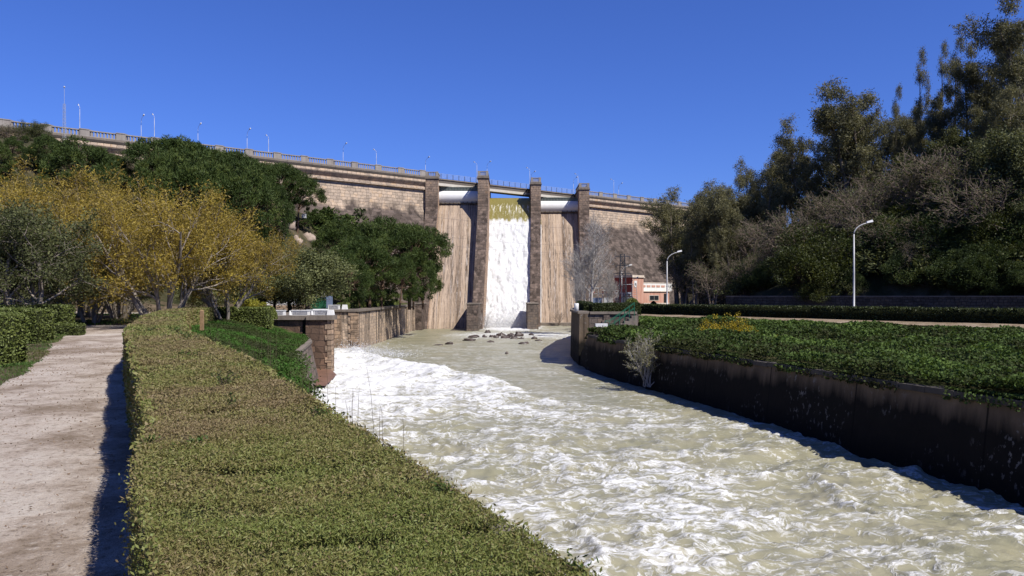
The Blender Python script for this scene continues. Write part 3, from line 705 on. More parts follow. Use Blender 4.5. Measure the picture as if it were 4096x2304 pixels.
for k in range(2):
    b = MB(); yy = (128.0, 136.5)[k]; b.box(-17.2, -16.85, yy, yy + 0.9, -1, 4.2); wp(b, "buttress", M['basin_stone'], w)
w = thing("outlet_block_wall", "dark stone retaining wall with quoined corner pier where the white water gushes out", "wall", (-16.5, 63.5, 0))
b = MB(); b.box(-16.4, -14.4, 62.8, 64.0, -2, 4.1); b.box(-16.4, -15.3, 64.0, 67.0, -2, 4.1); wp(b, "corner_pier", M['block_stone'], w)
b = MB(); b.box(-23.5, -16.75, 63.1, 67.0, -2, 4.1); b.box(-21.4, -20.3, 67.0, 88.0, -2, 4.1); wp(b, "wall_face", M['block_stone'], w)
b = MB(); b.box(-16.75, -16.4, 63.35, 66.9, -2, 4.1); wp(b, "groove_shade", M['black'], w)  # black strip standing in for the shade inside the groove
b = MB()
for k in range(11):
    for (x, s) in ((-14.4, -1),):
        L = 0.46 if k % 2 else 0.27
        b.box(min(x - s*0.04, x + s*L), max(x - s*0.04, x + s*L), 62.74, 63.3 if s > 0 else 63.6, -0.6 + 0.44 * k, -0.6 + 0.44 * k + 0.40)
wp(b, "quoin", M['quoin_stone'], w)
b = MB(); b.box(-23.8, -16.32, 62.8, 67.1, 4.105, 4.45); b.box(-16.315, -14.2, 62.55, 64.2, 4.105, 4.47); b.box(-16.315, -15.1, 64.205, 67.2, 4.105, 4.45); b.box(-21.6, -20.1, 67.2, 87.7, 4.105, 4.45); wp(b, "coping", M['coping'], w)
w = thing("curved_channel_wall", "curved grey channel wall with coping rising out of the weeds by the outlet", "wall", (-13, 50, 0))
b = MB(); b.sweep([(x, y, 0) for x, y in LW], [(0.35, -2), (-1.0, -2), (0.02, 2.6), (0.6, 2.6)]); wp(b, "wall_face", M['grey_stone'], w)
b = MB(); b.sweep([(x, y, 0) for x, y in LW], [(-0.08, 2.605), (-0.08, 2.78), (0.34, 2.78), (0.34, 2.605)]); wp(b, "coping", M['coping'], w)

# ------------------------------------------------------------------ right channel wall and abutment
w = thing("river_channel_wall", "long dark shaded channel wall with flat coping on the right of the river", "wall", (12, 38, 0))
pth = [(x, y, 0) for x, y in RW]
b = MB(); b.sweep(pth, [(0.45, -2), (0.0, 2.62), (-0.7, 2.62), (-0.7, -2)])
e = RW[-1]
b.add([(e[0]-0.2, e[1], -2), (6.0-0.35, 68.9, -2), (6.0, 68.9, 1.0), (e[0], e[1], 2.62), (e[0]+0.7, e[1], 2.62), (6.7, 68.9, 1.0), (6.7, 68.9, -2), (e[0]+0.7, e[1], -2)],
      [(0, 3, 2, 1), (3, 4, 5, 2), (4, 7, 6, 5), (0, 7, 4, 3)])
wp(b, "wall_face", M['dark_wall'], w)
b = MB(); i = 0
seg = []
for k in range(len(RW) - 1):
    a, c = Vector(RW[k]), Vector(RW[k+1]); n = max(1, int((c - a).length / 1.15))
    for q in range(n): seg.append((a + (c - a) * (q / n), a + (c - a) * ((q + 0.985) / n)))
for (a, c) in seg: 
    dz = random.Random(int(a.y * 10)).uniform(-0.025, 0.03)
    b.sweep([(a.x, a.y, dz), (c.x, c.y, dz)], [(0.09, 2.625), (-0.62, 2.625), (-0.62, 2.83), (0.09, 2.83)])
wp(b, "coping", M['dark_coping'], w)
w = thing("abutment_wall", "tall grey stone abutment at the river bend topped by a clipped hedge", "wall", (8, 72, 0))
tw = [(x, y, 0) for x, y in TW]
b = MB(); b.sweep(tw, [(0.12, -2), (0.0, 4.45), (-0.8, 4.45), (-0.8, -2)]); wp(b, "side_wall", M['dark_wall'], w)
b = MB(); b.box(6.75, 11.0, 69.0, 69.8, -2, 4.4); wp(b, "front_wall", M['grey_stone'], w)
b = MB(); b.sweep(tw, [(0.14, 4.455), (-0.85, 4.455), (-0.85, 4.66), (0.14, 4.66)]); b.box(6.8, 10.9, 68.85, 69.85, 4.42, 4.62); wp(b, "coping", M['coping'], w)
b = MB()
for k in range(9): b.box(8.0 - (0.12 if k % 2 else 0.0), 8.5 + (0.12 if k % 2 else 0), 68.9, 69.1, 0.4 + 0.44 * k, 0.4 + 0.44 * k + 0.42)
wp(b, "quoin", M['grey_stone'], w)
# terrace sheet behind the abutment
b = MB(); P = [(6.6, 69.9), (11.2, 69.9), (11.2, 87), (14, 96), (16, 110), (20, 122), (26, 140), (30, 180), (20.3, 170), (19.2, 150), (17.6, 136), (13.2, 121), (9.9, 106), (7.4, 89)]
b.add([(x, y, 4.35) for x, y in P], [tuple(range(len(P)))]); struct(b.build("terrace_ground", M['litter']))
b = MB(); b.box(10.9, 11.2, 69.85, 87, 2, 4.34); wp(b, "return_wall", M['grey_stone'], w)

w = thing("terrace_retaining_wall", "low dark rubble retaining wall below the wooded hillside on the right", "wall", (38, 85, 0))
pth = [(26.2, 96.3, 0), (32.5, 91, 0), (39, 85, 0), (44.7, 79, 0), (50, 71, 0), (58, 50, 0), (66, 30, 0)]
b = MB(); b.sweep(pth, [(0.5, 3.5), (0.5, 5.9), (-0.3, 5.9), (-0.3, 3.5)]); wp(b, "rubble_face", M['rubble'], w)
b = MB(); b.sweep(pth, [(0.55, 5.905), (0.55, 6.02), (-0.35, 6.02), (-0.35, 5.905)]); wp(b, "capping", M['coping'], w)

# ------------------------------------------------------------------ leaves, hedges, ground cover
def leaf_geo(c, d, size, width, rg):
    """Diamond leaves: centres c (n,3), long-axis directions d (n,3), lengths, widths. -> verts (4n,3), faces (n,4)."""
    n = len(c); d = d / np.maximum(np.linalg.norm(d, axis=1, keepdims=True), 1e-6)
    r = rg.normal(size=(n, 3)); w = np.cross(d, r); w /= np.maximum(np.linalg.norm(w, axis=1, keepdims=True), 1e-6)
    size = np.broadcast_to(np.asarray(size, float).reshape(-1, 1), (n, 1)) * 0.5; width = np.broadcast_to(np.asarray(width, float).reshape(-1, 1), (n, 1)) * 0.5
    V = np.stack([c - d * size, c + w * width, c + d * size, c - w * width], 1).reshape(-1, 3)
    return V, np.arange(4 * n).reshape(n, 4)
def leaves_obj(name, c, d, size, width, tone, mat, rg, parent=None):
    V, F = leaf_geo(c, d, size, width, rg)
    return link(name, raw_mesh(name, V, F, None, [mat], None, {"tone": np.repeat(tone, 4)}), parent)
def merge_obj(name, parts, mats, attrs=True, parent=None):
    """parts: list of (V, F4, mi, tone)."""
    Vs, Fs, Ms, Ts, o = [], [], [], [], 0
    for V, F, m, t in parts:
        Vs.append(V); Fs.append(np.asarray(F) + o); Ms.append(np.full(len(F), m)); Ts.append(np.broadcast_to(t, len(V))); o += len(V)
    return link(name, raw_mesh(name, np.concatenate(Vs), np.concatenate(Fs), None, mats, np.concatenate(Ms), {"tone": np.concatenate(Ts)}), parent)

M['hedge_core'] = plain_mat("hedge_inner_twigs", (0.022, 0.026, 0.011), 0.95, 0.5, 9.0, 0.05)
M['hedge'] = leaf_mat("cypress_hedge_leaf", (0.255, 0.19, 0.10), (0.24, 0.218, 0.075), (0.185, 0.22, 0.055), 0.25)
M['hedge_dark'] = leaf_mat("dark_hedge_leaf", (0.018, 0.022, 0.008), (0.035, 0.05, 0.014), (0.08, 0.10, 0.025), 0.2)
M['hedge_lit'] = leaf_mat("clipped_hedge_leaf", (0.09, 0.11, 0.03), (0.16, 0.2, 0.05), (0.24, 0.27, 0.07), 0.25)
M['ivy'] = leaf_mat("ivy_leaf", (0.045, 0.05, 0.018), (0.065, 0.105, 0.026), (0.13, 0.20, 0.045), 0.25, 0.7, 0.12)
M['weed'] = leaf_mat("weed_leaf", (0.05, 0.06, 0.024), (0.07, 0.10, 0.028), (0.075, 0.19, 0.03), 0.3, 0.7, 0.12)
M['grass'] = leaf_mat("grass_blade", (0.14, 0.13, 0.05), (0.09, 0.13, 0.03), (0.06, 0.14, 0.025), 0.3)
M['litter_leaf'] = leaf_mat("fallen_leaf", (0.16, 0.1, 0.06), (0.27, 0.19, 0.12), (0.36, 0.28, 0.19), 0.1)
M['straw'] = leaf_mat("dry_stem", (0.12, 0.09, 0.055), (0.2, 0.16, 0.1), (0.16, 0.17, 0.08), 0.2)

def hedge_tone(x, y, rg, n):
    t = 0.5 + 1.5 * fbm(x * 0.55, y * 0.55, 2, 4) + 0.7 * fbm(x * 2.2, y * 2.2, 5, 3) - 0.1 * np.exp(-((y - 6.6) / 1.6) ** 2)
    t = np.where(rg.uniform(size=n) < .05, 0.0, t)
    return np.clip(t + rg.normal(0, 0.2, n), 0, 1)
HOLES = [(-1.37, 3.70, 0.10, 0.045), (-1.19, 3.66, 0.10, 0.05), (-2.75, 8.1, 0.35, 0.06), (-2.1, 5.6, 0.12, 0.05), (-0.55, 2.62, 0.12, 0.05), (-0.1, 2.75, .08, .04), (-1.5, 3.0, .06, .03)]
def top_height(x, y):
    h = 5.2 + 0.05 * fbm(x * 0.9, y * 0.9, 1, 3) + 0.05 * fbm(x * 4, y * 4, 3, 3)
    for hx, hy, a, bq in HOLES: h = h - 0.26 * np.exp(-((x - hx) / a) ** 2 - ((y - hy) / bq) ** 2)
    return h
def long_hedge():
    rg = np.random.default_rng(11)
    HE2 = HE
    ysk = [p[1] for p in HE2]; xsk = [p[0] for p in HE2]
    wd = lambda y: np.clip(1.2 + 0.022 * y, 1.2, 1.42) + 0.03 * np.sin(y * 0.7) + 0.03 * np.sin(y * 2.1)     # width across X
    parts = []
    # core: a lofted box with a dented top, 3 cm under the leaves
    ys = np.concatenate([np.arange(-1.5, 12, 0.1), np.arange(12, 54.6, 0.3)]); nt = 16
    t = np.linspace(0, 1, nt)
    xr_ = np.interp(ys, ysk, xsk) - 0.03; xl_ = np.interp(ys, ysk, xsk) - wd(ys) + 0.03
    X = xl_[:, None] * (1 - t) + xr_[:, None] * t; Y = np.repeat(ys[:, None], nt, 1)
    Z = top_height(X, Y) - 0.035
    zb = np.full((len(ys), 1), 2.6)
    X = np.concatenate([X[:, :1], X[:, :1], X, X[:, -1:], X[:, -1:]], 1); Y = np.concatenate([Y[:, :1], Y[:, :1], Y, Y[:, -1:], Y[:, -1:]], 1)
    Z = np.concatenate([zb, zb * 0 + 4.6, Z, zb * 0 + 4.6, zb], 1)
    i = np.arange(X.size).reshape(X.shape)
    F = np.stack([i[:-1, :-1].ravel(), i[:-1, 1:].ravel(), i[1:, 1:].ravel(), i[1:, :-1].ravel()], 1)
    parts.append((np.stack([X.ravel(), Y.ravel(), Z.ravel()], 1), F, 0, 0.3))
    e = i[-1]; parts.append((np.array([[X[-1, 0], 54.5, 2.6], [X[-1, -1], 54.5, 2.6], [X[-1, -1], 54.5, 5.2], [X[-1, 0], 54.5, 5.2]]), np.array([[0, 1, 2, 3]]), 0, 0.3))
    # top leaves by distance band
    for (y0, y1, ln, wdt, den) in ((1.7, 3.2, .0165, .0046, 56000), (3.2, 5.2, .019, .006, 36000), (5.2, 8.5, .024, .0085, 19000), (8.5, 14, .034, .013, 9000), (14, 26, .058, .025, 2900), (26, 54.5, .11, .05, 700)):
        n = int(den * (y1 - y0) * 1.48)
        y = rg.uniform(y0, y1, n); xe = np.interp(y, ysk, xsk); w_ = wd(y)
        x = xe - w_ * rg.uniform(-0.01, 1.01, n)
        prune = np.ones(n, bool)
        for hx, hy, a, bq in HOLES: prune &= rg.uniform(size=n) > 1.1 * np.exp(-((x - hx) / a) ** 2 - ((y - hy) / bq) ** 2)
        prune &= ~((fbm(x * 2.6, y * 5.5, 7, 4) > .17) & (rg.uniform(size=n) < .72))
        x, y = x[prune], y[prune]; n = len(x)
        tuft = vnoise(x * 9, y * 9, 2) * 0.03
        z = top_height(x, y) - 0.02 + tuft * min(1, ln / .03) + rg.normal(0, 0.008 + ln * 0.12, n)
        d = rg.normal(size=(n, 3)) * [1, 1, 0.6] + [0.05, -0.02, 0.75]
        s = ln * rg.uniform(0.6, 1.35, n)
        V, F = leaf_geo(np.stack([x, y, z], 1), d, s, wdt * rg.uniform(0.7, 1.3, n), rg)
        parts.append((V, F, 1, np.repeat(hedge_tone(x, y, rg, n), 4)))
    # sides
    for side in (0, 1):
        for (y0, y1, ln, den) in ((-1, 4, .02, 5000), (4, 8, .035, 2500), (8, 20, .08, 800), (20, 54.5, .13, 420)):
            n = int(den * (y1 - y0) * 1.3)
            y = rg.uniform(y0, y1, n); xe = np.interp(y, ysk, xsk); x = xe - (wd(y) if side == 0 else 0) + rg.normal(0, 0.025, n)
            z = 5.22 - (1.35 if side == 0 else 2.0) * rg.uniform(0, 1, n) ** 1.1
            d = rg.normal(size=(n, 3)) + [(-0.5 if side == 0 else 0.5), 0, 0.5]
            V, F = leaf_geo(np.stack([x, y, z], 1), d, ln * rg.uniform(.6, 1.3, n), ln * 0.45, rg)
            parts.append((V, F, 1, np.repeat(hedge_tone(x + 9, y, rg, n), 4)))
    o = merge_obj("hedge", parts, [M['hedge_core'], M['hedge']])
    tag(o, "long flat-topped hedge running from the foreground beside the sandy path, thin brown patches on top", "hedge")
long_hedge()

def box_hedge(label, pts, width, z0, z1, mat, ln, den, seed, jag=0.03, group=None, face_tone=0.45):
    """Clipped hedge along a polyline (centre line)."""
    rg = np.random.default_rng(seed); parts = []
    P = np.array(pts, float); seg = np.diff(P, axis=0); L = np.hypot(seg[:, 0], seg[:, 1])
    mbx = MB(); mbx.sweep([(p[0], p[1], 0) for p in pts], [(-width/2 + .04, z0), (-width/2 + .04, z1 - .04), (width/2 - .04, z1 - .04), (width/2 - .04, z0)])
    for f in mbx.F:
        if len(f) == 4: pass
    parts.append((np.array(mbx.V, float), np.array([f for f in mbx.F if len(f) == 4]), 0, 0.3))
    tot = L.sum(); H = z1 - z0
    cum = np.concatenate([[0], np.cumsum(L)])
    areas = [tot * width, tot * H, tot * H, width * H, width * H]
    for k, A in enumerate(areas):
        n = int(A * den)
        if k < 3: s = rg.uniform(0, tot, n)
        else: s = np.full(n, 0.0 if k == 3 else tot)
        i = np.clip(np.searchsorted(cum, s, side='right') - 1, 0, len(L) - 1)
        f = (s - cum[i]) / L[i]
        dx, dy = seg[i, 0] / L[i], seg[i, 1] / L[i]
        cx, cy = P[i, 0] + seg[i, 0] * f, P[i, 1] + seg[i, 1] * f
        off = rg.uniform(-.5, .5, n) * width if k in (0, 3, 4) else np.full(n, (width / 2) * (1 if k == 1 else -1))
        z = np.full(n, z1) if k == 0 else z0 + H * rg.uniform(0, 1, n)
        wob = jag * 2 * fbm(s * 1.1, z * 1.1 + k, 3, 3)
        x = cx - dy * off; y = cy + dx * off
        nx, ny, nzv = (0, 0, 1) if k == 0 else ((-dy * np.sign(off), dx * np.sign(off), 0) if k < 3 else (dx * (1 if k == 4 else -1), dy * (1 if k == 4 else -1), 0))
        c = np.stack([x + nx * wob, y + ny * wob, z + nzv * wob], 1) + rg.normal(0, jag, (n, 3))
        d = rg.normal(size=(n, 3)) + np.stack([nx * np.ones(n), ny * np.ones(n), nzv * np.ones(n)], 1) * 0.5 + [0, 0, 0.4]
        V, F = leaf_geo(c, d, ln * rg.uniform(.6, 1.3, n), ln * .5 * rg.uniform(.7, 1.3, n), rg)
        tn = np.clip(face_tone + 0.8 * fbm(s * 0.8, z * 1.5 + off, k, 3) + rg.normal(0, .18, n), 0, 1)
        parts.append((V, F, 1, np.repeat(tn, 4)))
    o = merge_obj("hedge", parts, [M['hedge_core'], mat])
    return tag(o, label, "hedge", group)
box_hedge("sunlit clipped hedge in front of the tree trunks at the long hedge's far end", [(-21.2, 57.2), (-17.6, 57.2)], 1.2, 3.7, 5.15, M['hedge_lit'], .14, 330, 21)
box_hedge("short sunlit hedge end beside the white benches with rounded bush at its corner", [(-18.3, 57.95), (-18.75, 60.2)], 1.0, 3.6, 5.1, M['hedge_lit'], .14, 330, 22)
box_hedge("clipped hedge block at the left frame edge, nearest of the three left of the path", [(-19.5, 22.6), (-14.25, 22.6)], 1.2, 3.9, 5.46, M['hedge_lit'], .09, 900, 23, face_tone=.25)
box_hedge("clipped hedge block left of the path, middle of three", [(-25.5, 33.6), (-19.85, 33.6)], 1.3, 3.9, 5.42, M['hedge_lit'], .11, 600, 24, face_tone=.2)
box_hedge("clipped hedge block left of the path, farthest of three, nearest the trees", [(-28.5, 41.6), (-23.4, 41.6)], 1.3, 3.9, 5.48, M['hedge_lit'], .12, 500, 25, face_tone=.15)
box_hedge("low grey-green hedge strip at the foot of the farthest clipped block", [(-25.4, 39.8), (-21.9, 40.2)], .9, 3.9, 4.55, M['hedge_lit'], .12, 400, 26, face_tone=.2)
box_hedge("long dark clipped hedge along the top of the right bank", [(56.0, 23), (HB[1][0] + .5, HB[1][1] + .5), (HB[2][0] + .5, HB[2][1] + .5), (HB[3][0] + .3, HB[3][1] + .5)], 1.2, 3.85, 5.06, M['hedge_dark'], .17, 190, 27, .04)
box_hedge("low dark hedge along the front edge of the abutment terrace", [(7.1, 71.0), (11.6, 72.5)], .9, 4.3, 5.33, M['hedge_dark'], .14, 330, 28)
box_hedge("dark hedge running back along the river side of the abutment terrace", [(6.95, 72.0), (7.0, 80.0), (7.7, 88)], .8, 4.3, 5.38, M['hedge_dark'], .16, 300, 29)
for k, (ya, yb) in enumerate(((90, 103), (105.5, 121), (122.5, 133))):
    box_hedge("clipped hedge on the basin wall terrace, " + ("nearest the white benches", "middle length", "nearest the dam")[k], [(-19.5, ya), (-19.5, yb)], 1.0, 4.3, 5.15, M['hedge_lit'], .2, 130, 30 + k, group="hedges along the basin terrace", face_tone=.3)

def cover(name, label, cat, X, Y, zf, lnf, den_w, mat, seed, hgt, up=0.6, tone0=0.5, hmul=None):
    """Ground cover on scattered points."""
    rg = np.random.default_rng(seed); n = len(X)
    bump = np.clip(0.5 + 1.3 * fbm(X * 0.45, Y * 0.45, 1, 4), 0, 1) * 0.7 + 0.5 * np.clip(fbm(X * 1.6, Y * 1.6, 2, 3) + .3, 0, 1)
    Z = zf(X, Y) + hgt * bump * rg.uniform(0.25, 1.0, n) ** 0.6 * (1 if hmul is None else hmul)
    ln = lnf * rg.uniform(.6, 1.4, n)
    d = rg.normal(size=(n, 3)) * [1, 1, .7] + [0, 0, up]
    tone = np.clip(tone0 + 1.3 * fbm(X * 0.3, Y * 0.3, 6, 4) + 0.8 * (bump - .6) + rg.normal(0, .16, n), 0, 1)  # mounds paler, hollows darker: light from above put into the leaf tone
    o = leaves_obj(name, np.stack([X, Y, Z], 1), d, ln, ln * den_w, tone, mat, rg)
    o["kind"] = "stuff"; o["label"] = label; o["category"] = cat
    return o
rg = np.random.default_rng(41)
# right bank: ivy from the channel wall to the dry strip
n = 330000
y = 17 + 71 * rg.uniform(0, 1, n) ** 1.15; e = np.where((y > 66) & (y < 86), 11.2, xr(y) + 0.2); hx = np.interp(y, [p[1] for p in HB], [p[0] for p in HB]) - 3.9
x = e + (np.minimum(hx, .7 * y + 4) - e) * rg.uniform(0, 1, n) ** 0.92
k = (x > e) & (x < hx + 0.6 * fbm(x * .6, y * .6, 1, 3)) & (x < 0.7 * y + 4) & (y > 17)
k &= rg.uniform(size=n) < np.clip(0.5 + (x - e) * .2, 0, 1) + 0.4
hx = hx.copy(); x0_, y0_ = x, y; x, y = x[k], y[k]
cover("ground_cover", "dense dark green ivy and weeds covering the right river bank", "ground cover", x, y, gz_right, 0.05 + 0.0026 * y, 0.75, M['ivy'], 42, 1.05, 0.6, 0.5, 0.12 + 0.88 * sstep(0.4, 6.5, hx[k] - x))
n = 26000; y3 = 17 + 48 * rg.uniform(0, 1, n) ** 1.2; kk = fbm(y3 * .5, y3 * 0, 3, 4) + rg.normal(0, .06, n) > .0; y3 = y3[kk]; n = len(y3); x3 = xr(y3) + rg.normal(.12, .16, n)
cover("trailing_ivy", "ivy trailing over the coping of the right channel wall", "ivy", x3, y3, lambda X, Y: np.where(X < xr(Y) - .06, 2.45 + .3 * rg.uniform(size=len(X)), 2.82), 0.05 + .0022 * y3, .75, M['ivy'], 50, .22, .3, .4)
# left bank: weeds between hedge and channel wall
n = 230000
y = 12 + 50.5 * rg.uniform(0, 1, n) ** 0.85; a = xl(y) - 0.25; h_ = xhe(y)
x = h_ + (a - h_) * rg.uniform(0, 1.0, n); y[:40000] = rg.uniform(52, 62.5, 40000); a = xl(y) - .25; x[:40000] = rg.uniform(-21.5, -15, 40000); k = (x < a + .1 * rg.normal(size=n)) & (y < 62.5)
x, y = x[k], y[k]
cover("weeds", "tall dark weeds and grass on the slope between hedge and outlet", "weeds", x, y, gz_left, 0.03 + 0.0026 * y, 0.4, M['weed'], 43, 0.42, 0.7, .55)
n = 22000; y2 = rg.uniform(21, 41, n); x2 = xl(y2) - .25 + rg.normal(0, .4, n) - .5
cover("tall_weeds", "tall dark green weeds heaped over the near end of the curved wall", "weeds", x2, y2, lambda X, Y: 2.6 + 0 * X, 0.13, .5, M['weed'], 49, 1.25, .6, .55)
# weeds spilling over the channel wall by the outlet
n = 3000; y = rg.uniform(24, 44, n); x = xl(y) + rg.normal(0.1, 0.3, n)
cover("overhanging_weeds", "weeds hanging over the curved channel wall", "weeds", x, y, lambda X, Y: 2.5 - 1.0 * rg.uniform(0, 1, len(X)) * (Y < 44), 0.1, 0.5, M['weed'], 44, 0.3, 0.4)
# grass along the path's left verge and under the trees
n = 26000; y = 7 + 50 * rg.uniform(0, 1, n) ** .8; lx = np.interp(y, [p[1] for p in LP], [p[0] for p in LP])
x = lx - np.abs(rg.normal(0, 1.0, n)) * (0.5 + 0.02 * y) + 0.5 * fbm(y * .8, y * 0, 5, 3) + 0.1
k = rg.uniform(size=n) < np.clip(0.2 + 2.0 * (fbm(x * .5, y * .5, 9, 3) + .2), 0, 1)
x, y = x[k], y[k]; cover("verge_grass", "patchy green grass along the left verge of the sandy path", "grass", x, y, gz_left, 0.03 + 0.0024 * y, 0.2, M['grass'], 45, 0.16, 1.4, .6)
n = 60000; x = rg.uniform(-52, -21, n); y = rg.uniform(52.5, 72, n); k = rg.uniform(size=n) < np.clip(0.5 + 2.5 * fbm(x * .2, y * .2, 9, 3), 0, 1)
x, y = x[k], y[k]; cover("lawn_grass", "rough grass under the trees at the end of the path", "grass", x, y, gz_left, 0.17, 0.3, M['grass'], 46, 0.22, 1.3, .75)
n = 2600; y = 2 + 30 * rg.uniform(0, 1, n) ** 1.5; lx = np.interp(y, [p[1] for p in LP], [p[0] for p in LP]); hx2 = np.interp(y, [p[1] for p in RP], [p[0] for p in RP])
x = lx + (hx2 - lx) * rg.uniform(0, 1, n) ** 1.3
cover("leaf_litter", "small dry leaves and twigs scattered over the sandy path", "leaf litter", x, y, lambda X, Y: gz_left(X, Y) + .025, 0.022 + .001 * y, .4, M['litter_leaf'], 48, 0.02, 0.0, .35)
# dry stems sticking up along the hedge's river edge
rgs = np.random.default_rng(47); b = MB()
for i in range(64):
    y = 4.6 + 12.5 * rgs.uniform() ** 1.3; x = float(np.interp(y, [p[1] for p in HE], [p[0] for p in HE])) + rgs.uniform(0.02, 0.35)
    h = rgs.uniform(.1, .45) * (1.2 if 9.3 < y < 12 else .4 + .5 * rgs.uniform()); lx, ly = rgs.normal(0, .05, 2)
    b.tube([(x, y, 4.7), (x + lx * .5, y + ly * .5, 5.15 + h * .5), (x + lx * .8, y + ly * .8, 5.15 + h)], [.002, .0015, .0008], 4)
o = b.build("grass_stems", M['straw']); tag(o, "thin dry grass stems sticking up along the river edge of the hedge", "grass", None, "stuff")

# sprouts growing out of the hedge top: each one a plant
def sprout(x, y, h, spread, n, label, mat, seed, ln=0.05):
    rg = np.random.default_rng(seed); t = thing("sprout", label, "plant", (x, y, 5.17), 0, "sprouts on the hedge top")
    b = MB(); c = []; dd = []
    for i in range(n):
        a = rg.uniform(0, 6.28); r = spread * rg.uniform(.2, 1); hh = h * rg.uniform(.5, 1)
        p = [Vector((0, 0, 0)), Vector((math.cos(a) * r * .4, math.sin(a) * r * .4, hh * .6)), Vector((math.cos(a) * r, math.sin(a) * r, hh))]
        b.tube(p, [.004, .003, .0015], 4)
        for q in range(9):
            f = rg.uniform(.25, 1); pt = p[0].lerp(p[1], min(1, f * 2)) if f < .5 else p[1].lerp(p[2], f * 2 - 1)
            c.append(np.array(pt) + rg.normal(0, .012, 3)); dd.append(rg.normal(size=3) + np.array([math.cos(a), math.sin(a), .6]))
    b.build("stem", M['straw'], t)
    c = np.array(c); m = len(c); leaves_obj("foliage", c, np.array(dd), ln * rg.uniform(.6, 1.2, m), ln * .42, np.clip(rg.normal(.45, .2, m), 0, 1), mat, rg, t)
SP = [(-2.62, 7.15, .17, .2, 9, "dark twiggy sprout with bare reddish tips in the middle of the hedge top", 'weed'),
      (-2.05, 5.8, .15, .06, 4, "single upright dark sprout near the river side of the hedge top", 'weed'),
      (-5.95, 14.6, .2, .3, 9, "leafy sprouts spread across the far hedge top", 'grass'),
      (-4.3, 10.6, .1, .2, 7, "low sprout tuft on the pale part of the hedge top", 'weed'),
      (-7.95, 17.2, .16, .35, 12, "bushy green sprouts by the path edge of the hedge top", 'grass'),
      (-7.3, 17.0, .2, .2, 7, "spiky green sprout halfway along the hedge top", 'grass'),
      (-1.72, 4.3, .07, .1, 12, "bright green fresh shoot beside the dark hole in the hedge", 'grass'),
      (-1.98, 4.3, .08, .08, 8, "leafy twig poking out over the path side of the hedge", 'grass'),
      (-1.3, 5.35, .08, .07, 6, "small leafy sprout on the river edge of the hedge beyond the hole", 'ivy'),
      (-.27, 3.25, .06, .06, 8, "glossy leafed sprout on the near river edge of the hedge", 'ivy'),
      (.2, 2.32, .05, .05, 8, "leafy sprout at the bottom edge of the photo beside the water", 'ivy')]
for i, (x, y, h, s, n, l, m) in enumerate(SP): sprout(x, y, h, s, n, l, M[m], 60 + i, .016 + .0028 * y)

# ------------------------------------------------------------------ trees
def orth(d):
    a = np.array([0, 0, 1.0]) if abs(d[2]) < .9 else np.array([1.0, 0, 0])
    u = np.cross(d, a); u /= np.linalg.norm(u); return u, np.cross(d, u)
def norm(v): return v / max(np.linalg.norm(v), 1e-9)
def limb(rg, p, d, L, nseg, wob, trop):
    pts = [np.array(p, float)]; d = norm(np.array(d, float))
    for i in range(nseg):
        d = norm(d + rg.normal(0, wob, 3) + np.array([0, 0, trop])); pts.append(pts[-1] + d * L / nseg)
    return np.array(pts)
def skeleton(rg, trunks, levels):
    """trunks: (p,d,L,r0,r1,nseg,wob,trop). levels: n, L0, L1, a0, a1 (deg), f0, f1, rr, seg, wob, trop. -> list per level of (pts, radii)."""
    out = [[]]
    for (p, d, L, r0, r1, ns, wob, trop) in trunks:
        pts = limb(rg, p, d, L, ns, wob, trop); out[0].append((pts, np.linspace(r0, r1, ns + 1)))
    for lv in levels:
        cur = []
        for (pts, rad) in out[-1]:
            seg = np.linalg.norm(pts[-1] - pts[0]); ph = rg.uniform(0, 6.28)
            for k in range(lv['n']):
                f = lv['f0'] + (lv['f1'] - lv['f0']) * (k + rg.uniform(0, 1)) / lv['n']
                q = f * (len(pts) - 1); i = min(int(q), len(pts) - 2); p = pts[i] + (pts[i+1] - pts[i]) * (q - i)
                d = norm(pts[i+1] - pts[i]); u, v = orth(d); az = ph + k * 2.4 + rg.normal(0, .3); an = R(rg.uniform(lv['a0'], lv['a1']))
                nd = d * math.cos(an) + (u * math.cos(az) + v * math.sin(az)) * math.sin(an)
                L = rg.uniform(lv['L0'], lv['L1']) * (1 - lv.get('tap', .35) * f)
                r = (rad[i] + (rad[i+1] - rad[i]) * (q - i)) * lv['rr']
                pp = limb(rg, p, nd, L, lv['seg'], lv['wob'], lv['trop'])
                cur.append((pp, np.linspace(r, max(r * .35, lv.get('rmin', .006)), lv['seg'] + 1)))
        out.append(cur)
    return out
def tubes_geo(branches, n):
    V, F, o = [], [], 0
    ang = 2 * math.pi * np.arange(n) / n; ca, sa = np.cos(ang), np.sin(ang)
    for pts, rad in branches:
        k = len(pts); d0 = norm(pts[-1] - pts[0]); u, v = orth(d0)
        ring = u[None, :] * ca[:, None] + v[None, :] * sa[:, None]
        V.append((pts[:, None, :] + ring[None] * np.asarray(rad)[:, None, None]).reshape(-1, 3))
        i = np.arange(k * n).reshape(k, n) + o
        F.append(np.stack([i[:-1], np.roll(i[:-1], -1, 1), np.roll(i[1:], -1, 1), i[1:]], -1).reshape(-1, 4)); o += k * n
    return np.concatenate(V), np.concatenate(F)
def wood_mesh(name, sk, mat, sides=(8, 6, 4, 3, 3)):
    Vs, Fs, o = [], [], 0
    for l, br in enumerate(sk):
        if not br: continue
        V, F = tubes_geo(br, sides[l]); Vs.append(V); Fs.append(F + o); o += len(V)
    return raw_mesh(name, np.concatenate(Vs), np.concatenate(Fs), None, [mat], None, None, True)
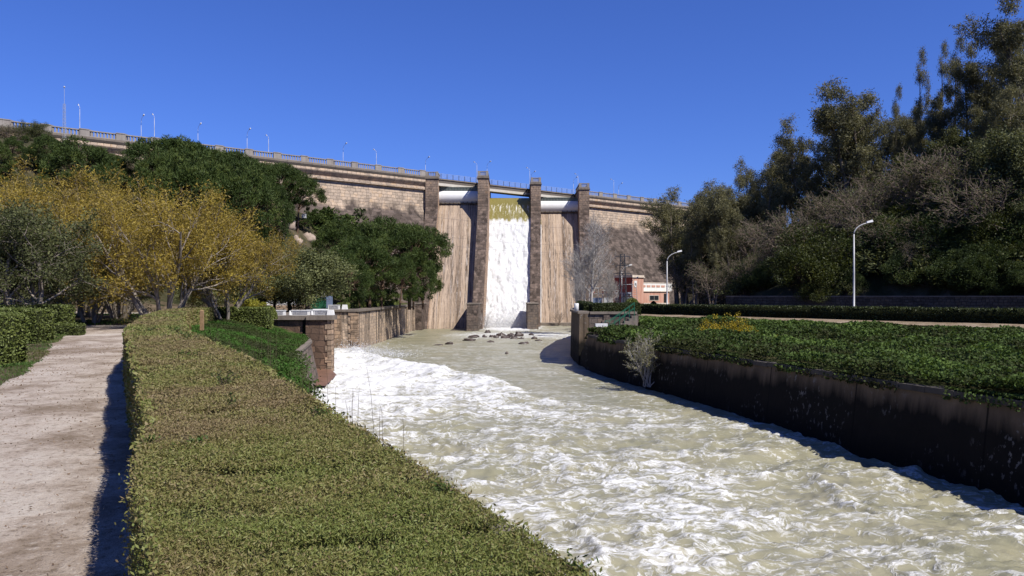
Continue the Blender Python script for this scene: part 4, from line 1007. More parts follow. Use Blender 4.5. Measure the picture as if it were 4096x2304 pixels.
def leaves_on(rg, branches, per, sig, ln, ar, droop=0.0, f0=.2, tone_c=.5, tone_s=.16, along=.5):
    c, d, t = [], [], []
    for pts, _ in branches:
        q = rg.uniform(f0, 1, per) * (len(pts) - 1); i = np.minimum(q.astype(int), len(pts) - 2)
        p = pts[i] + (pts[i + 1] - pts[i]) * (q - i)[:, None]
        dr = norm(pts[-1] - pts[0])
        c.append(p + rg.normal(0, sig, (per, 3))); d.append(rg.normal(size=(per, 3)) + dr * along + [0, 0, -droop])
        t.append(np.clip(tone_c + rg.normal(0, tone_s * .8) + rg.normal(0, tone_s, per), 0, 1))
    c = np.concatenate(c); n = len(c)
    s = ln * rg.uniform(.6, 1.35, n)
    V, F = leaf_geo(c, np.concatenate(d), s, s * ar, rg)
    return V, F, np.repeat(np.concatenate(t), 4)
def clump_leaves(rg, cen, rad, per, ln, ar, out=1.0, up=.3, flat=.75, tone_c=.5):
    c, d, t = [], [], []
    for p, r in zip(cen, rad):
        v = rg.normal(size=(per, 3)); v /= np.linalg.norm(v, axis=1, keepdims=True)
        rr = r * rg.uniform(.25, 1, per) ** .5
        c.append(p + v * rr[:, None] * [1, 1, flat]); d.append(v * out + [0, 0, up] + rg.normal(0, .55, (per, 3)))
        t.append(np.clip(tone_c + rg.normal(0, .15) + rg.normal(0, .13, per), 0, 1))
    c = np.concatenate(c); n = len(c); s = ln * rg.uniform(.6, 1.35, n)
    V, F = leaf_geo(c, np.concatenate(d), s, s * ar, rg)
    return V, F, np.repeat(np.concatenate(t), 4)
PROTO = {}
def proto(kind, hgt, wood, leaf, lmat):
    PROTO.setdefault(kind, []).append(dict(h=hgt, wood=wood, leaf=None if leaf is None else raw_mesh("crown", leaf[0], leaf[1], None, [lmat], None, {"tone": leaf[2]})))
B_dark = bark_mat("dark_bark", (0.05, 0.038, 0.028), (0.13, 0.1, 0.075)); B_pale = bark_mat("pale_grey_bark", (0.17, 0.14, 0.115), (0.4, 0.35, 0.3))
B_euc = bark_mat("peeling_bark", (0.10, 0.08, 0.06), (0.3, 0.25, 0.2)); B_pine = bark_mat("pine_bark", (0.07, 0.045, 0.03), (0.19, 0.125, 0.085))
B_bare = bark_mat("bare_twig_bark", (0.17, 0.13, 0.10), (0.34, 0.27, 0.22)); B_pop = bark_mat("white_poplar_bark", (0.3, 0.28, 0.27), (0.56, 0.53, 0.5))
L_yel = leaf_mat("ochre_yellow_leaf", (0.15, 0.125, 0.036), (0.33, 0.24, 0.045), (0.48, 0.37, 0.065), .42)
L_gg = leaf_mat("grey_green_leaf", (0.045, 0.052, 0.022), (0.1, 0.115, 0.045), (0.2, 0.21, 0.085), .3, .6, .15)
L_pine = leaf_mat("pine_needles", (0.026, 0.042, 0.012), (0.058, 0.09, 0.022), (0.12, 0.15, 0.036), .2, .6, .15)
L_oak = leaf_mat("olive_green_leaf", (0.09, 0.10, 0.042), (0.18, 0.20, 0.085), (0.29, 0.30, 0.135), .3, .6, .15)
L_euc = leaf_mat("eucalyptus_leaf", (0.075, 0.075, 0.042), (0.16, 0.155, 0.082), (0.27, 0.25, 0.13), .3, .6, .2)
L_bush = leaf_mat("dark_bush_leaf", (0.02, 0.032, 0.012), (0.045, 0.068, 0.02), (0.085, 0.11, 0.03), .25, .6, .15)
L_olive = leaf_mat("bright_olive_leaf", (0.03, 0.04, 0.01), (0.06, 0.075, 0.016), (0.1, 0.105, 0.022), .3)
L_gorse = leaf_mat("yellow_flower", (0.12, 0.13, 0.02), (0.42, 0.31, 0.02), (0.6, 0.45, 0.03), .3)
L_will = leaf_mat("willow_bud", (0.13, 0.12, 0.06), (0.2, 0.19, 0.09), (0.27, 0.26, 0.13), .3)

# yellow spreading multi-stemmed tree (unit: metres, about 9 m tall)
def mk_yellow(seed, per=30):
    rg = np.random.default_rng(seed); tr = []
    for k in range(9):
        a = k * 2.4 + rg.uniform(-.3, .3); le = rg.uniform(.25, .95)
        tr.append(((.55 * math.cos(a), .35 * math.sin(a), -.1), (math.cos(a) * le, math.sin(a) * le, 1), rg.uniform(4.6, 6.2), rg.uniform(.10, .17), .05, 7, .09, .03))
    sk = skeleton(rg, tr, [dict(n=6, L0=2.2, L1=3.8, a0=20, a1=48, f0=.3, f1=1, rr=.6, seg=5, wob=.12, trop=.05),
                           dict(n=7, L0=1.0, L1=2.0, a0=20, a1=50, f0=.2, f1=1, rr=.55, seg=4, wob=.14, trop=.03),
                           dict(n=4, L0=.5, L1=1.0, a0=20, a1=50, f0=.3, f1=1, rr=.5, seg=2, wob=.15, trop=.0, rmin=.004)])
    lv = leaves_on(rg, sk[3], per, .2, .15, .32, .1, .1, .52, .2, .3)
    proto('yellow', 9.0, wood_mesh("trunk", sk, B_pale), lv, L_yel)
mk_yellow(101, 36); mk_yellow(102, 36)
# ragged grey-green evergreen with bare twigs
def mk_grey(seed):
    rg = np.random.default_rng(seed); tr = []
    for k in range(4):
        a = k * 1.7 + rg.uniform(-.3, .3); le = rg.uniform(.2, .55)
        tr.append(((.3 * math.cos(a), .3 * math.sin(a), -.1), (math.cos(a) * le, math.sin(a) * le, 1), rg.uniform(3.8, 5.2), rg.uniform(.11, .15), .05, 6, .12, .03))
    sk = skeleton(rg, tr, [dict(n=8, L0=2.2, L1=3.6, a0=35, a1=75, f0=.3, f1=1, rr=.55, seg=5, wob=.16, trop=.03),
                           dict(n=7, L0=.9, L1=1.8, a0=25, a1=60, f0=.25, f1=1, rr=.55, seg=4, wob=.18, trop=.02),
                           dict(n=5, L0=.4, L1=.9, a0=25, a1=60, f0=.3, f1=1, rr=.5, seg=2, wob=.2, trop=0, rmin=.004)])
    keep = [b for b in sk[3] if rg.uniform() < .8]
    proto('grey', 8.0, wood_mesh("trunk", sk, B_pale), leaves_on(rg, keep, 40, .18, .13, .45, .05, .1, .45, .2), L_gg)
mk_grey(111); mk_grey(112)
# umbrella pine, 10 m
def mk_pine(seed, Rx=4.6, low=.45):
    rg = np.random.default_rng(seed); H = 10.0; tl = limb(rg, (0, 0, -.2), (rg.normal(0, .1), rg.normal(0, .1), 1), H * .72, 7, .05, .03)
    sk = [[(tl, np.linspace(.24, .11, 8))]]
    cen, rad, lm = [], [], []
    for k in range(105):
        az = k * 2.4; rr = math.sqrt(rg.uniform(0.0, 1)); el = math.sqrt(max(0, 1 - rr * rr))
        p = np.array([Rx * rr * math.cos(az), Rx * rr * math.sin(az), H * (low + .08) + (H * (.98 - low - .08)) * el * rg.uniform(.8, 1.02) - rr * .3]) + rg.normal(0, .22, 3) + [tl[-1][0], tl[-1][1], 0]
        cen.append(p); rad.append(rg.uniform(.6, 1.05))
        if k % 3 == 0:
            q = rg.uniform(.55, .98) * 7; i = min(int(q), 6); s = tl[i] + (tl[i+1] - tl[i]) * (q - i); m = s * .45 + p * .55 + [0, 0, -.5]
            lm.append((np.array([s, m, p]), np.array([.075, .05, .02])))
    for k in range(26):     # ragged underside tufts
        az = rg.uniform(0, 6.28); rr = rg.uniform(.3, .95); cen.append(np.array([Rx * rr * math.cos(az), Rx * rr * math.sin(az), H * (low + rg.uniform(-.06, .14))])); rad.append(rg.uniform(.4, .7))
    for k in range(8):
        i = rg.integers(2, 5); a = rg.uniform(0, 6.28); lm.append((limb(rg, tl[i], (math.cos(a), math.sin(a), .1), rg.uniform(.8, 2.0), 3, .15, 0), np.linspace(.035, .012, 4)))
    sk.append(lm)
    proto('pine', H, wood_mesh("trunk", sk, B_pine, (8, 4)), clump_leaves(rg, cen, rad, 150, .42, .18, 1.0, .45, .7), L_pine)
for s, r_, lo in ((121, 4.6, .48), (122, 4.0, .42), (123, 5.2, .5), (124, 4.4, .2)): mk_pine(s, r_, lo)
# dense rounded broadleaf, 8 m
def mk_oak(seed, H=8.0):
    rg = np.random.default_rng(seed)
    sk = skeleton(rg, [((0, 0, -.2), (.03, .02, 1), 2.6, .2, .13, 5, .05, .03)],
                  [dict(n=13, L0=2.6, L1=3.9, a0=15, a1=85, f0=.4, f1=1, rr=.6, seg=5, wob=.12, trop=.08, tap=.1),
                   dict(n=8, L0=1.1, L1=1.9, a0=25, a1=60, f0=.25, f1=1, rr=.5, seg=4, wob=.15, trop=.02),
                   dict(n=5, L0=.5, L1=.9, a0=25, a1=70, f0=.2, f1=1, rr=.5, seg=2, wob=.15, trop=0)])
    proto('oak', H * .82, wood_mesh("trunk", sk, B_dark), leaves_on(rg, sk[3], 84, .3, .16, .55, .05, .05, .5, .17), L_oak)
mk_oak(131); mk_oak(132)
# dense tall woodland tree, 13 m
def mk_wood(seed):
    rg = np.random.default_rng(seed)
    sk = skeleton(rg, [((0, 0, -.3), (rg.normal(0, .05), rg.normal(0, .05), 1), 8.5, .26, .1, 8, .06, .03)],
                  [dict(n=17, L0=3.2, L1=5.4, a0=20, a1=80, f0=.25, f1=1, rr=.5, seg=6, wob=.14, trop=.06, tap=.3),
                   dict(n=9, L0=1.2, L1=2.4, a0=25, a1=60, f0=.25, f1=1, rr=.5, seg=4, wob=.17, trop=.02)])
    proto('wood', 12.3, wood_mesh("trunk", sk, B_euc, (8, 5, 3)), leaves_on(rg, sk[2], 150, .38, .24, .5, .3, .15, .5, .18, .1), L_wood)
L_wood = leaf_mat("woodland_leaf", (0.05, 0.055, 0.024), (0.10, 0.115, 0.05), (0.19, 0.195, 0.085), .28, .6, .15)
mk_wood(136); mk_wood(137)
# eucalyptus, 18 m
def mk_euc(seed, lean=.06, full=1.0):
    rg = np.random.default_rng(seed); H = 18.0
    sk = skeleton(rg, [((0, 0, -.3), (rg.normal(0, lean), rg.normal(0, lean), 1), H * .82, .26, .07, 9, .05, .03)],
                  [dict(n=int(14 * full), L0=3.2, L1=5.6, a0=22, a1=55, f0=.28, f1=1, rr=.45, seg=6, wob=.13, trop=.09, tap=.45),
                   dict(n=7, L0=1.2, L1=2.2, a0=20, a1=55, f0=.3, f1=1, rr=.5, seg=4, wob=.18, trop=.03)])
    tips = []
    for pts, r_ in sk[2]: tips.append((pts, r_))
    V, F, T = leaves_on(rg, tips, 150, .30, .27, .28, .55, .5, .5, .2, .2)
    proto('euc', H, wood_mesh("trunk", sk, B_euc, (8, 5, 3)), (V, F, T), L_euc)
mk_euc(141); mk_euc(142, .08, .8); mk_euc(143, .04, 1.15); mk_euc(144, .1, .6)
# bare brown crown, 8 m
def mk_bare(seed):
    rg = np.random.default_rng(seed); tr = []
    for k in range(3):
        a = k * 2.2 + rg.uniform(-.3, .3); le = rg.uniform(.1, .45)
        tr.append(((.2 * math.cos(a), .2 * math.sin(a), -.2), (math.cos(a) * le, math.sin(a) * le, 1), rg.uniform(3.2, 4.6), .16, .06, 6, .12, .03))
    sk = skeleton(rg, tr, [dict(n=8, L0=2.2, L1=3.6, a0=25, a1=70, f0=.35, f1=1, rr=.55, seg=5, wob=.17, trop=.05),
                           dict(n=8, L0=1.0, L1=2.0, a0=25, a1=60, f0=.2, f1=1, rr=.55, seg=4, wob=.2, trop=.03, rmin=.012),
                           dict(n=8, L0=.5, L1=1.1, a0=20, a1=60, f0=.2, f1=1, rr=.6, seg=3, wob=.2, trop=.02, rmin=.009)])
    lv = leaves_on(rg, sk[3], 3, .15, .16, .4, 0, .3, .3, .2)
    proto('bare', 7.4, wood_mesh("trunk", sk, B_bare, (7, 5, 3, 3)), lv, L_gg)
mk_bare(151); mk_bare(152); mk_bare(153)
# pale bare poplar, 12 m
def mk_pop(seed, H=12.0):
    rg = np.random.default_rng(seed)
    sk = skeleton(rg, [((0, 0, -.2), (0, 0, 1), H * .92, .2, .03, 9, .025, .03), ((-.7, .2, -.2), (-.12, .05, 1), H * .55, .11, .03, 7, .03, .03)],
                  [dict(n=26, L0=4.6, L1=6.2, a0=30, a1=52, f0=.16, f1=.98, rr=.42, seg=6, wob=.07, trop=.10, tap=.68, rmin=.02),
                   dict(n=11, L0=1.0, L1=2.2, a0=20, a1=50, f0=.12, f1=1, rr=.55, seg=4, wob=.1, trop=.08, rmin=.014),
                   dict(n=6, L0=.5, L1=1.1, a0=20, a1=50, f0=.2, f1=1, rr=.7, seg=2, wob=.12, trop=.05, rmin=.012)])
    proto('poplar', H, wood_mesh("trunk", sk, B_pop, (8, 5, 3, 3)), None, None)
mk_pop(161); mk_pop(162)
# bushes, 2.4 m
def mk_bush(kind, seed, mat, n=60, per=110, ln=.2, ar=.45):
    rg = np.random.default_rng(seed); cen, rad, lm = [], [], []
    for k in range(n):
        v = rg.normal(size=3); v[2] = abs(v[2]); v = norm(v); q = rg.uniform(.45, 1) * (1 + .25 * math.sin(3 * math.atan2(v[1], v[0]) + seed))
        p = np.array([v[0] * 1.7 * q, v[1] * 1.7 * q, .35 + v[2] * 1.9 * q * rg.uniform(.8, 1.1)]); cen.append(p); rad.append(rg.uniform(.28, .55))
        if k % 3 == 0: lm.append((np.array([[0, 0, -.1], p * [.5, .5, .45], p]), np.array([.05, .03, .01])))
    proto(kind, 2.4, wood_mesh("stem", [lm], B_dark, (4,)), clump_leaves(rg, cen, rad, per, ln, ar, .8, .3, .85), mat)
mk_bush('bush', 171, L_bush, 90, 260, .085); mk_bush('bush', 172, L_bush, 90, 260, .085); mk_bush('olive_bush', 173, L_olive, 90, 260, .085); mk_bush('olive_bush', 174, L_olive, 90, 260, .085)
mk_bush('scrub', 175, L_gg, 40, 60); mk_bush('gorse', 176, L_gorse, 34, 46, .12, .5); mk_bush('green_bush', 177, L_pine, 60, 90)
mk_bush('lime_bush', 178, leaf_mat("lime_yellow_leaf", (.16, .17, .02), (.28, .27, .03), (.4, .36, .05), .3), 50, 80)

NAMES = dict(yellow="yellow_tree", grey="evergreen_tree", pine="umbrella_pine", oak="broadleaf_tree", wood="broadleaf_tree", euc="eucalyptus_tree", bare="bare_tree", poplar="poplar_tree", bush="shrub", olive_bush="shrub",
             scrub="shrub", gorse="flowering_shrub", green_bush="shrub", lime_bush="shrub")
TOTAL = {}
trng = np.random.default_rng(77)
def tree(kind, x, y, h, label, group=None, sx=1.0, v=None, rz=None, z=None):
    ps = PROTO[kind]; pr = ps[int(trng.integers(len(ps))) if v is None else v]
    rz = trng.uniform(0, 6.28) if rz is None else rz
    z = ground_z(x, y) - 0.05 if z is None else z
    t = thing(NAMES[kind], label, "shrub" if "shrub" in NAMES[kind] else "tree", (x, y, z), rz, group)
    s = h / pr['h']; t.scale = (s * sx, s * sx, s)
    link("trunk" if t["category"] == "tree" else "stem", pr['wood'], t)
    if pr['leaf']: link("crown" if t["category"] == "tree" else "foliage", pr['leaf'], t)
    return t
def wx(px, Y): return (px - 1288) / 1987 * Y          # photograph column (of 2576) at a depth
def wz(py, Y): return 6 + (745 - py) / 1987 * Y
def top_tree(kind, px, py, Y, label, group=None, sx=1.0, v=None, rz=None):
    x = wx(px, Y); z0 = ground_z(x, Y); return tree(kind, x, Y, max(1.0, wz(py, Y) - z0), label, group, sx, v, rz)

# ---- left bank
top_tree('yellow', 405, 398, 50, "big ochre-yellow spreading tree with many pale stems at the end of the hedge", None, .97, 0, 0.4)
top_tree('yellow', 565, 500, 57, "smaller yellow tree leaning towards the dam on the right of the big ochre one", None, .95, 1, 2.0)
top_tree('yellow', 205, 380, 66, "tall yellow tree behind the grey evergreen at the left", None, .95, 1, 1.0)
top_tree('yellow', 40, 362, 72, "yellow tree at the left frame edge under the hillside", None, .95, 0, 3.0)
top_tree('yellow', 300, 440, 60, "yellow tree half hidden behind the big ochre tree", None, .9, 1, 5.0)
top_tree('grey', 60, 420, 42, "ragged grey-green evergreen tree with bare pale twigs at the left frame edge", None, 1.05, 0, 1.2)
top_tree('grey', 232, 560, 54, "small three-stemmed grey-green tree at the end of the sandy path", None, 1.1, 1, .3)
top_tree('grey', -60, 500, 50, "grey-green evergreen cut by the left frame edge", None, 1.05, 1, 2.2)
top_tree('grey', 150, 520, 62, "grey-green tree in the shade behind the path's end", None, 1.1, 0, 4.2)
top_tree('oak', 775, 606, 78, "rounded dull olive tree standing over the white benches", None, 1.45, 0, .5)
top_tree('oak', 730, 640, 84, "olive tree right behind the rounded one over the benches", None, 1.4, 1, 2.2)
top_tree('oak', 690, 650, 86, "smaller olive tree tucked left of the rounded one by the benches", None, 1.0, 1, .5)
top_tree('oak', 600, 655, 76, "low shaded tree between the yellow trees and the benches", None, 1.0, 1, 2.5)
top_tree('oak', 500, 668, 84, "shaded background tree behind the pale stems of the big yellow tree", None, 1.2, 0, 3.5)
top_tree('oak', 340, 640, 88, "dark background tree beyond the crossing path", None, 1.3, 1, 1.5)
top_tree('oak', 120, 650, 86, "dark background tree behind the clipped hedge blocks", None, 1.3, 0, 2.5)
top_tree('lime_bush', 622, 735, 66, "bright lime-yellow bush behind the sunlit hedge")
pines = [(930, 600, 100, 0, 1.05), (1030, 565, 116, 2, .95), (850, 560, 118, 1, 1.0), (765, 548, 124, 2, .95), (960, 548, 128, 0, .95), (1065, 590, 120, 3, .72), (880, 640, 94, 3, .85), (1005, 640, 106, 3, .7), (690, 545, 116, 1, .85), (905, 650, 98, 3, .8), (960, 640, 104, 3, .8), (1040, 625, 112, 3, .75), (855, 610, 104, 3, .85)]
plab = ["nearest umbrella pine over the basin terrace, its crown rounded and low", "umbrella pine in front of the first pier, right end of the mid-height grove", "umbrella pine in the middle of the mid-height grove", "umbrella pine at the left end of the mid-height grove",
        "flat-topped umbrella pine at the back of the mid-height grove", "slim pine overhanging the left spillway chute with low ragged boughs", "low bushy pine beside the blue board", "low dark pine behind the basin terrace hedges", "dark pine beside the yellow foliage under the hill grove", "low bushy pine with boughs to the ground behind the nearest umbrella pine", "low bushy pine filling the middle of the basin grove", "low bushy pine behind the slim pine by the left chute", "bushy pine behind the blue board"]
for (px, py, Y, v, sx), l in zip(pines, plab): top_tree('pine', px, py, Y, l, "pines above the basin terrace", sx, v)
hp = [(430, 338, 105, 2, 1.15), (405, 378, 100, 0, .8), (505, 352, 107, 0, 1.1), (575, 372, 110, 2, 1.05), (640, 388, 113, 1, 1.1), (700, 402, 118, 2, 1.0), (748, 428, 122, 0, .95), (600, 410, 102, 1, .9), (470, 385, 98, 1, .95), (680, 440, 110, 3, .7)]
hl = ["first umbrella pine from the left below the crest, topmost of the hill grove", "low pine at the left end of the hill grove", "second high pine along the hill grove's skyline", "third pine along the hill grove's skyline, wide crown", "fourth pine along the hill grove's skyline", "fifth pine along the hill grove's skyline above the bare wall",
      "last pine at the right end of the hill grove, bare trunks against the stone wall", "pine in the lower middle of the hill grove", "pine below the highest crown of the hill grove", "lower pine with dark boughs beneath the right end of the hill grove"]
for (px, py, Y, v, sx), l in zip(hp, hl): top_tree('pine', px, py + 9, Y, l, "umbrella pines on the hill below the crest", sx * .88, v)
for (px, py, Y, l) in [(30, 345, 96, "dark pine on the left skyline above the yellow trees"), (125, 338, 98, "dark pine with round crown on the left skyline under the balustrade"), (205, 352, 94, "dark pine right of the left skyline group, above the ochre foliage"), (-30, 350, 92, "dark pine cut by the left frame edge on the skyline"), (65, 352, 104, "dark green pine below the grey scrub clump on the left skyline"), (165, 350, 106, "dark green pine below the antenna mast"), (250, 372, 104, "dark green pine left of the hill grove"), (100, 372, 98, "low dark pine above the middle of the left yellow crowns"), (295, 388, 104, "low dark pine at the foot of the balustrade slope")]:
    top_tree('pine', px, py, Y, l, None, .95, 3)
for (px, py, Y, l) in [(85, 290, 113, "grey leafless scrub clump sticking up before the left balustrade"), (10, 285, 112, "grey scrub at the far left end of the balustrade"), (300, 372, 113, "grey scrub on the slope below the left balustrade"), (250, 362, 112, "grey scrub beside the dark pine under the balustrade"), (330, 390, 108, "scrubby bush at the edge of the hill grove")]:
    top_tree('bare' if px != 85 else 'grey', px, py, Y, l, None, 1.3)
for (px, py, Y, l) in [(845, 515, 134, "round dark bush against the foot of the left dam wall"), (795, 522, 131, "spreading bush left of the round one at the dam wall"), (745, 560, 124, "green bush on the rocky slope under the hill grove"), (700, 575, 118, "dense bush between hill grove and mid-height grove"), (650, 560, 112, "dark bush behind the right edge of the yellow tree"), (560, 520, 106, "dark bush beneath the hill pines"), (620, 530, 110, "low bush under the hill pines' trunks")]:
    top_tree('green_bush', px, py, Y, l, None, 1.15)
# ---- right bank
right = [  # kind, column, top, depth, width factor
 ('euc', 1730, 452, 128, 1.0), ('euc', 1770, 470, 120, .9), ('euc', 1815, 445, 124, 1.0), ('euc', 1700, 520, 140, .9), ('euc', 1885, 380, 116, .72), ('euc', 1935, 395, 120, .9), ('euc', 1975, 330, 118, .9), ('euc', 2035, 275, 112, .95),
 ('euc', 2135, 160, 104, 1.15), ('euc', 2165, 185, 106, 1.0), ('euc', 2095, 255, 112, .9), ('euc', 2210, 215, 108, .85), ('euc', 2255, 300, 110, .9), ('euc', 2312, 108, 116, .42), ('euc', 2368, 92, 118, .4), ('euc', 2255, 205, 116, .4), ('euc', 2405, 80, 112, .5), ('euc', 2350, 220, 108, .85), ('euc', 2430, 150, 108, .9),
 ('euc', 2490, 75, 104, .9), ('euc', 2550, 0, 102, .85), ('euc', 2600, -60, 96, .9), ('euc', 2470, 250, 98, .95), ('euc', 2560, 170, 92, .95), ('euc', 1850, 470, 136, .9), ('euc', 1745, 560, 112, .9), ('euc', 1800, 570, 108, .85),
 ('euc', 1705, 475, 122, 1.1), ('euc', 1788, 456, 128, 1.2), ('euc', 1858, 452, 126, 1.2), ('euc', 1722, 505, 132, 1.2), ('wood', 1745, 520, 126, 1.1), ('wood', 1825, 500, 124, 1.1), ('wood', 1880, 480, 126, 1.1), ('euc', 1752, 458, 116, 1.1), ('euc', 1842, 448, 110, 1.0), ('euc', 1868, 425, 114, .8), ('euc', 1920, 415, 112, 1.0), ('bare', 2020, 490, 98, 1.05), ('bare', 1960, 560, 100, 1.0), ('bare', 2220, 480, 90, 1.3), ('bare', 2130, 570, 92, 1.0), ('bare', 2330, 300, 96, 1.15), ('bare', 2430, 330, 92, 1.2), ('bare', 1870, 600, 104, .9), ('bare', 1790, 620, 106, .9),
 ('bare', 2260, 360, 100, 1.1), ('bare', 2520, 400, 84, 1.2), ('bare', 2080, 420, 104, 1.0), ('bare', 1900, 510, 110, .9), ('bare', 2180, 410, 98, 1.1), ('bare', 1720, 610, 118, .9), ('bare', 2320, 560, 86, 1.1), ('wood', 2480, 330, 90, 1.0), ('wood', 2540, 300, 84, 1.0), ('wood', 2400, 420, 90, 1.0), ('wood', 2270, 410, 98, .9),
 ('euc', 1910, 440, 128, 1.1), ('euc', 1960, 380, 130, 1.1), ('euc', 2010, 340, 128, 1.1), ('euc', 2065, 330, 122, 1.2), ('euc', 2120, 290, 118, 1.2), ('euc', 2185, 300, 118, 1.2), ('euc', 2240, 270, 122, 1.1), ('euc', 2290, 270, 118, 1.2), ('euc', 2340, 250, 118, 1.1), ('euc', 2400, 230, 116, 1.2), ('euc', 2450, 190, 114, 1.1), ('euc', 2520, 140, 110, 1.2), ('euc', 2590, 60, 108, 1.2),
 ('wood', 2200, 420, 106, 1.1), ('wood', 2300, 380, 102, 1.1), ('wood', 2360, 340, 106, 1.1), ('wood', 2440, 290, 104, 1.1), ('wood', 2510, 250, 100, 1.1), ('wood', 2580, 260, 92, 1.1), ('wood', 2120, 450, 108, 1.0), ('wood', 2050, 470, 112, 1.0), ('wood', 1950, 500, 118, 1.0), ('wood', 1850, 560, 116, 1.0), ('wood', 1760, 590, 120, 1.0), ('wood', 2570, 380, 84, 1.1), ('wood', 2450, 450, 86, 1.0), ('wood', 2350, 480, 92, 1.0), ('wood', 2590, 480, 80, 1.0),
 ('euc', 2160, 330, 106, .9), ('euc', 2010, 400, 112, .9), ('euc', 2300, 260, 104, .9), ('euc', 2090, 360, 108, .8)]
ord_ = {}
words_ = dict(euc="eucalyptus with thin trunk and tufted crown", bare="leafless brown twiggy tree", wood="dull green broadleaf tree")
special = {1730: "first eucalyptus at the left end of the wood, beside the dam's right end", 1885: "narrow dark eucalyptus spire above the lamp near the dam", 2135: "tall full eucalyptus standing out on the skyline in the middle of the wood",
           2312: "thin sparse eucalyptus on the skyline, left of a similar slender one", 2368: "slender skyline eucalyptus with a small loose top, right of the thin sparse one", 2550: "towering eucalyptus reaching the top right corner of the photo", 2220: "wide grey leafless tree spreading behind the tall lamp",
           2430: "leafless dark-limbed tree high on the right of the slope"}
for kind, px, py, Y, sx in right:
    if px in special and (kind == 'bare') == ("leafless" in special[px]): lab, gr = special[px], None
    else: lab, gr = "%s in the shaded wood on the right hillside" % words_[kind], "%s trees of the hillside wood" % dict(euc="eucalyptus", bare="leafless", wood="broadleaf")[kind]
    t = top_tree(kind, px, py, Y, lab, gr, sx, 3 if sx <= .5 else (2 if px == 2135 else int(trng.integers(min(3, len(PROTO[kind]))))))
top_tree('olive_bush', 2035, 565, 92, "rounded bright olive-green tree-like bush among the bare trees on the right", None, 1.0)
tr2 = np.random.default_rng(88)
nb = 0
for i in range(240):
    px = tr2.uniform(1690, 2640) if i < 120 else tr2.uniform(2250, 2640); Y = tr2.uniform(84, 118) if px < 2100 else tr2.uniform(76, 116)
    if i > 189: px = tr2.uniform(2400, 2640); Y = tr2.uniform(74, 88)
    x = wx(px, Y); d = x - float(edge_right(Y))
    if d < 1.6 or d > 34: continue
    kind = ('bush', 'bush', 'olive_bush', 'bush', 'scrub')[int(tr2.integers(5))]
    h = tr2.uniform(2.2, 4.6) if d < 9 else tr2.uniform(3.5, 6.5)
    tree(kind, x, Y, h, dict(bush="dark dense shrub", olive_bush="olive-green shrub", scrub="grey thin scrub")[kind] + " in the undergrowth of the right hillside", "%s undergrowth shrubs on the right hillside" % dict(bush="dark", olive_bush="olive", scrub="grey")[kind], tr2.uniform(.9, 1.4)); nb += 1
TOTAL['under'] = nb
top_tree('poplar', 1487, 558, 122, "pale leafless poplar with whitewashed trunk in front of the right pier", None, 1.0, 0)
top_tree('poplar', 1532, 680, 128, "small pale leafless tree between the poplar and the lattice pylon", None, 1.0, 1)
top_tree('poplar', 1450, 690, 116, "small pale sapling left of the large poplar", None, .9, 1)
for (px, py, Y, sx, l) in [(1800, 788, 58, 1.0, "yellow-flowering gorse bush, largest on the green bank"), (1862, 786, 57, .8, "tall yellow-flowering gorse right of the largest one"), (1955, 868, 46, .7, "small yellow-flowering gorse lower on the green bank"), (1795, 838, 50, .7, "low yellow gorse below the largest one")]:
    x = wx(px, Y); z0 = ground_z(x, Y); tree('gorse', x, Y, max(.9, wz(py, Y) - z0), l, None, sx)
# willow growing out of the channel wall, bare shrubs at the spillway foot
def shoot(label, x, y, z, h, sp, n, seed, lmat, bark):
    rg = np.random.default_rng(seed); t = thing("bare_shrub", label, "shrub", (x, y, z))
    sk = skeleton(rg, [((rg.normal(0, .12), rg.normal(0, .12), 0), (rg.normal(0, sp), rg.normal(0, sp), 1), h * rg.uniform(.6, .9), .035, .012, 5, .1, .05) for k in range(n)],
                  [dict(n=6, L0=h*.25, L1=h*.45, a0=20, a1=50, f0=.3, f1=1, rr=.6, seg=4, wob=.12, trop=.06, rmin=.006), dict(n=6, L0=h*.1, L1=h*.2, a0=20, a1=50, f0=.2, f1=1, rr=.6, seg=3, wob=.12, trop=.04, rmin=.005)])
    link("stem", wood_mesh("stem", sk, bark, (5, 3, 3)), t)
    if lmat: V, F, T = leaves_on(rg, sk[2], 9, .05, .11, .35, 0, .1, .5, .2); link("foliage", raw_mesh("foliage", V, F, None, [lmat], None, {"tone": T}), t)
Yw = 50.5; shoot("pale willow bush sprouting from the foot of the dark channel wall", float(xr(Yw)) - .6, Yw, .2, 3.5, .55, 14, 201, L_will, B_pop)
shoot("leafless grey shrub in the white spray at the second pier's foot", -4.9, 139.5, 0, 3.6, .3, 6, 202, None, B_pop)
shoot("brown leafless bush on the concrete ledge below the right chute", 9.4, 158, .4, 3.2, .6, 14, 203, None, B_bare)
shoot("sparse leafless shrub clinging to the curved channel wall", -12.5, 44.5, .6, 2.2, .35, 8, 204, L_gg, B_pop)

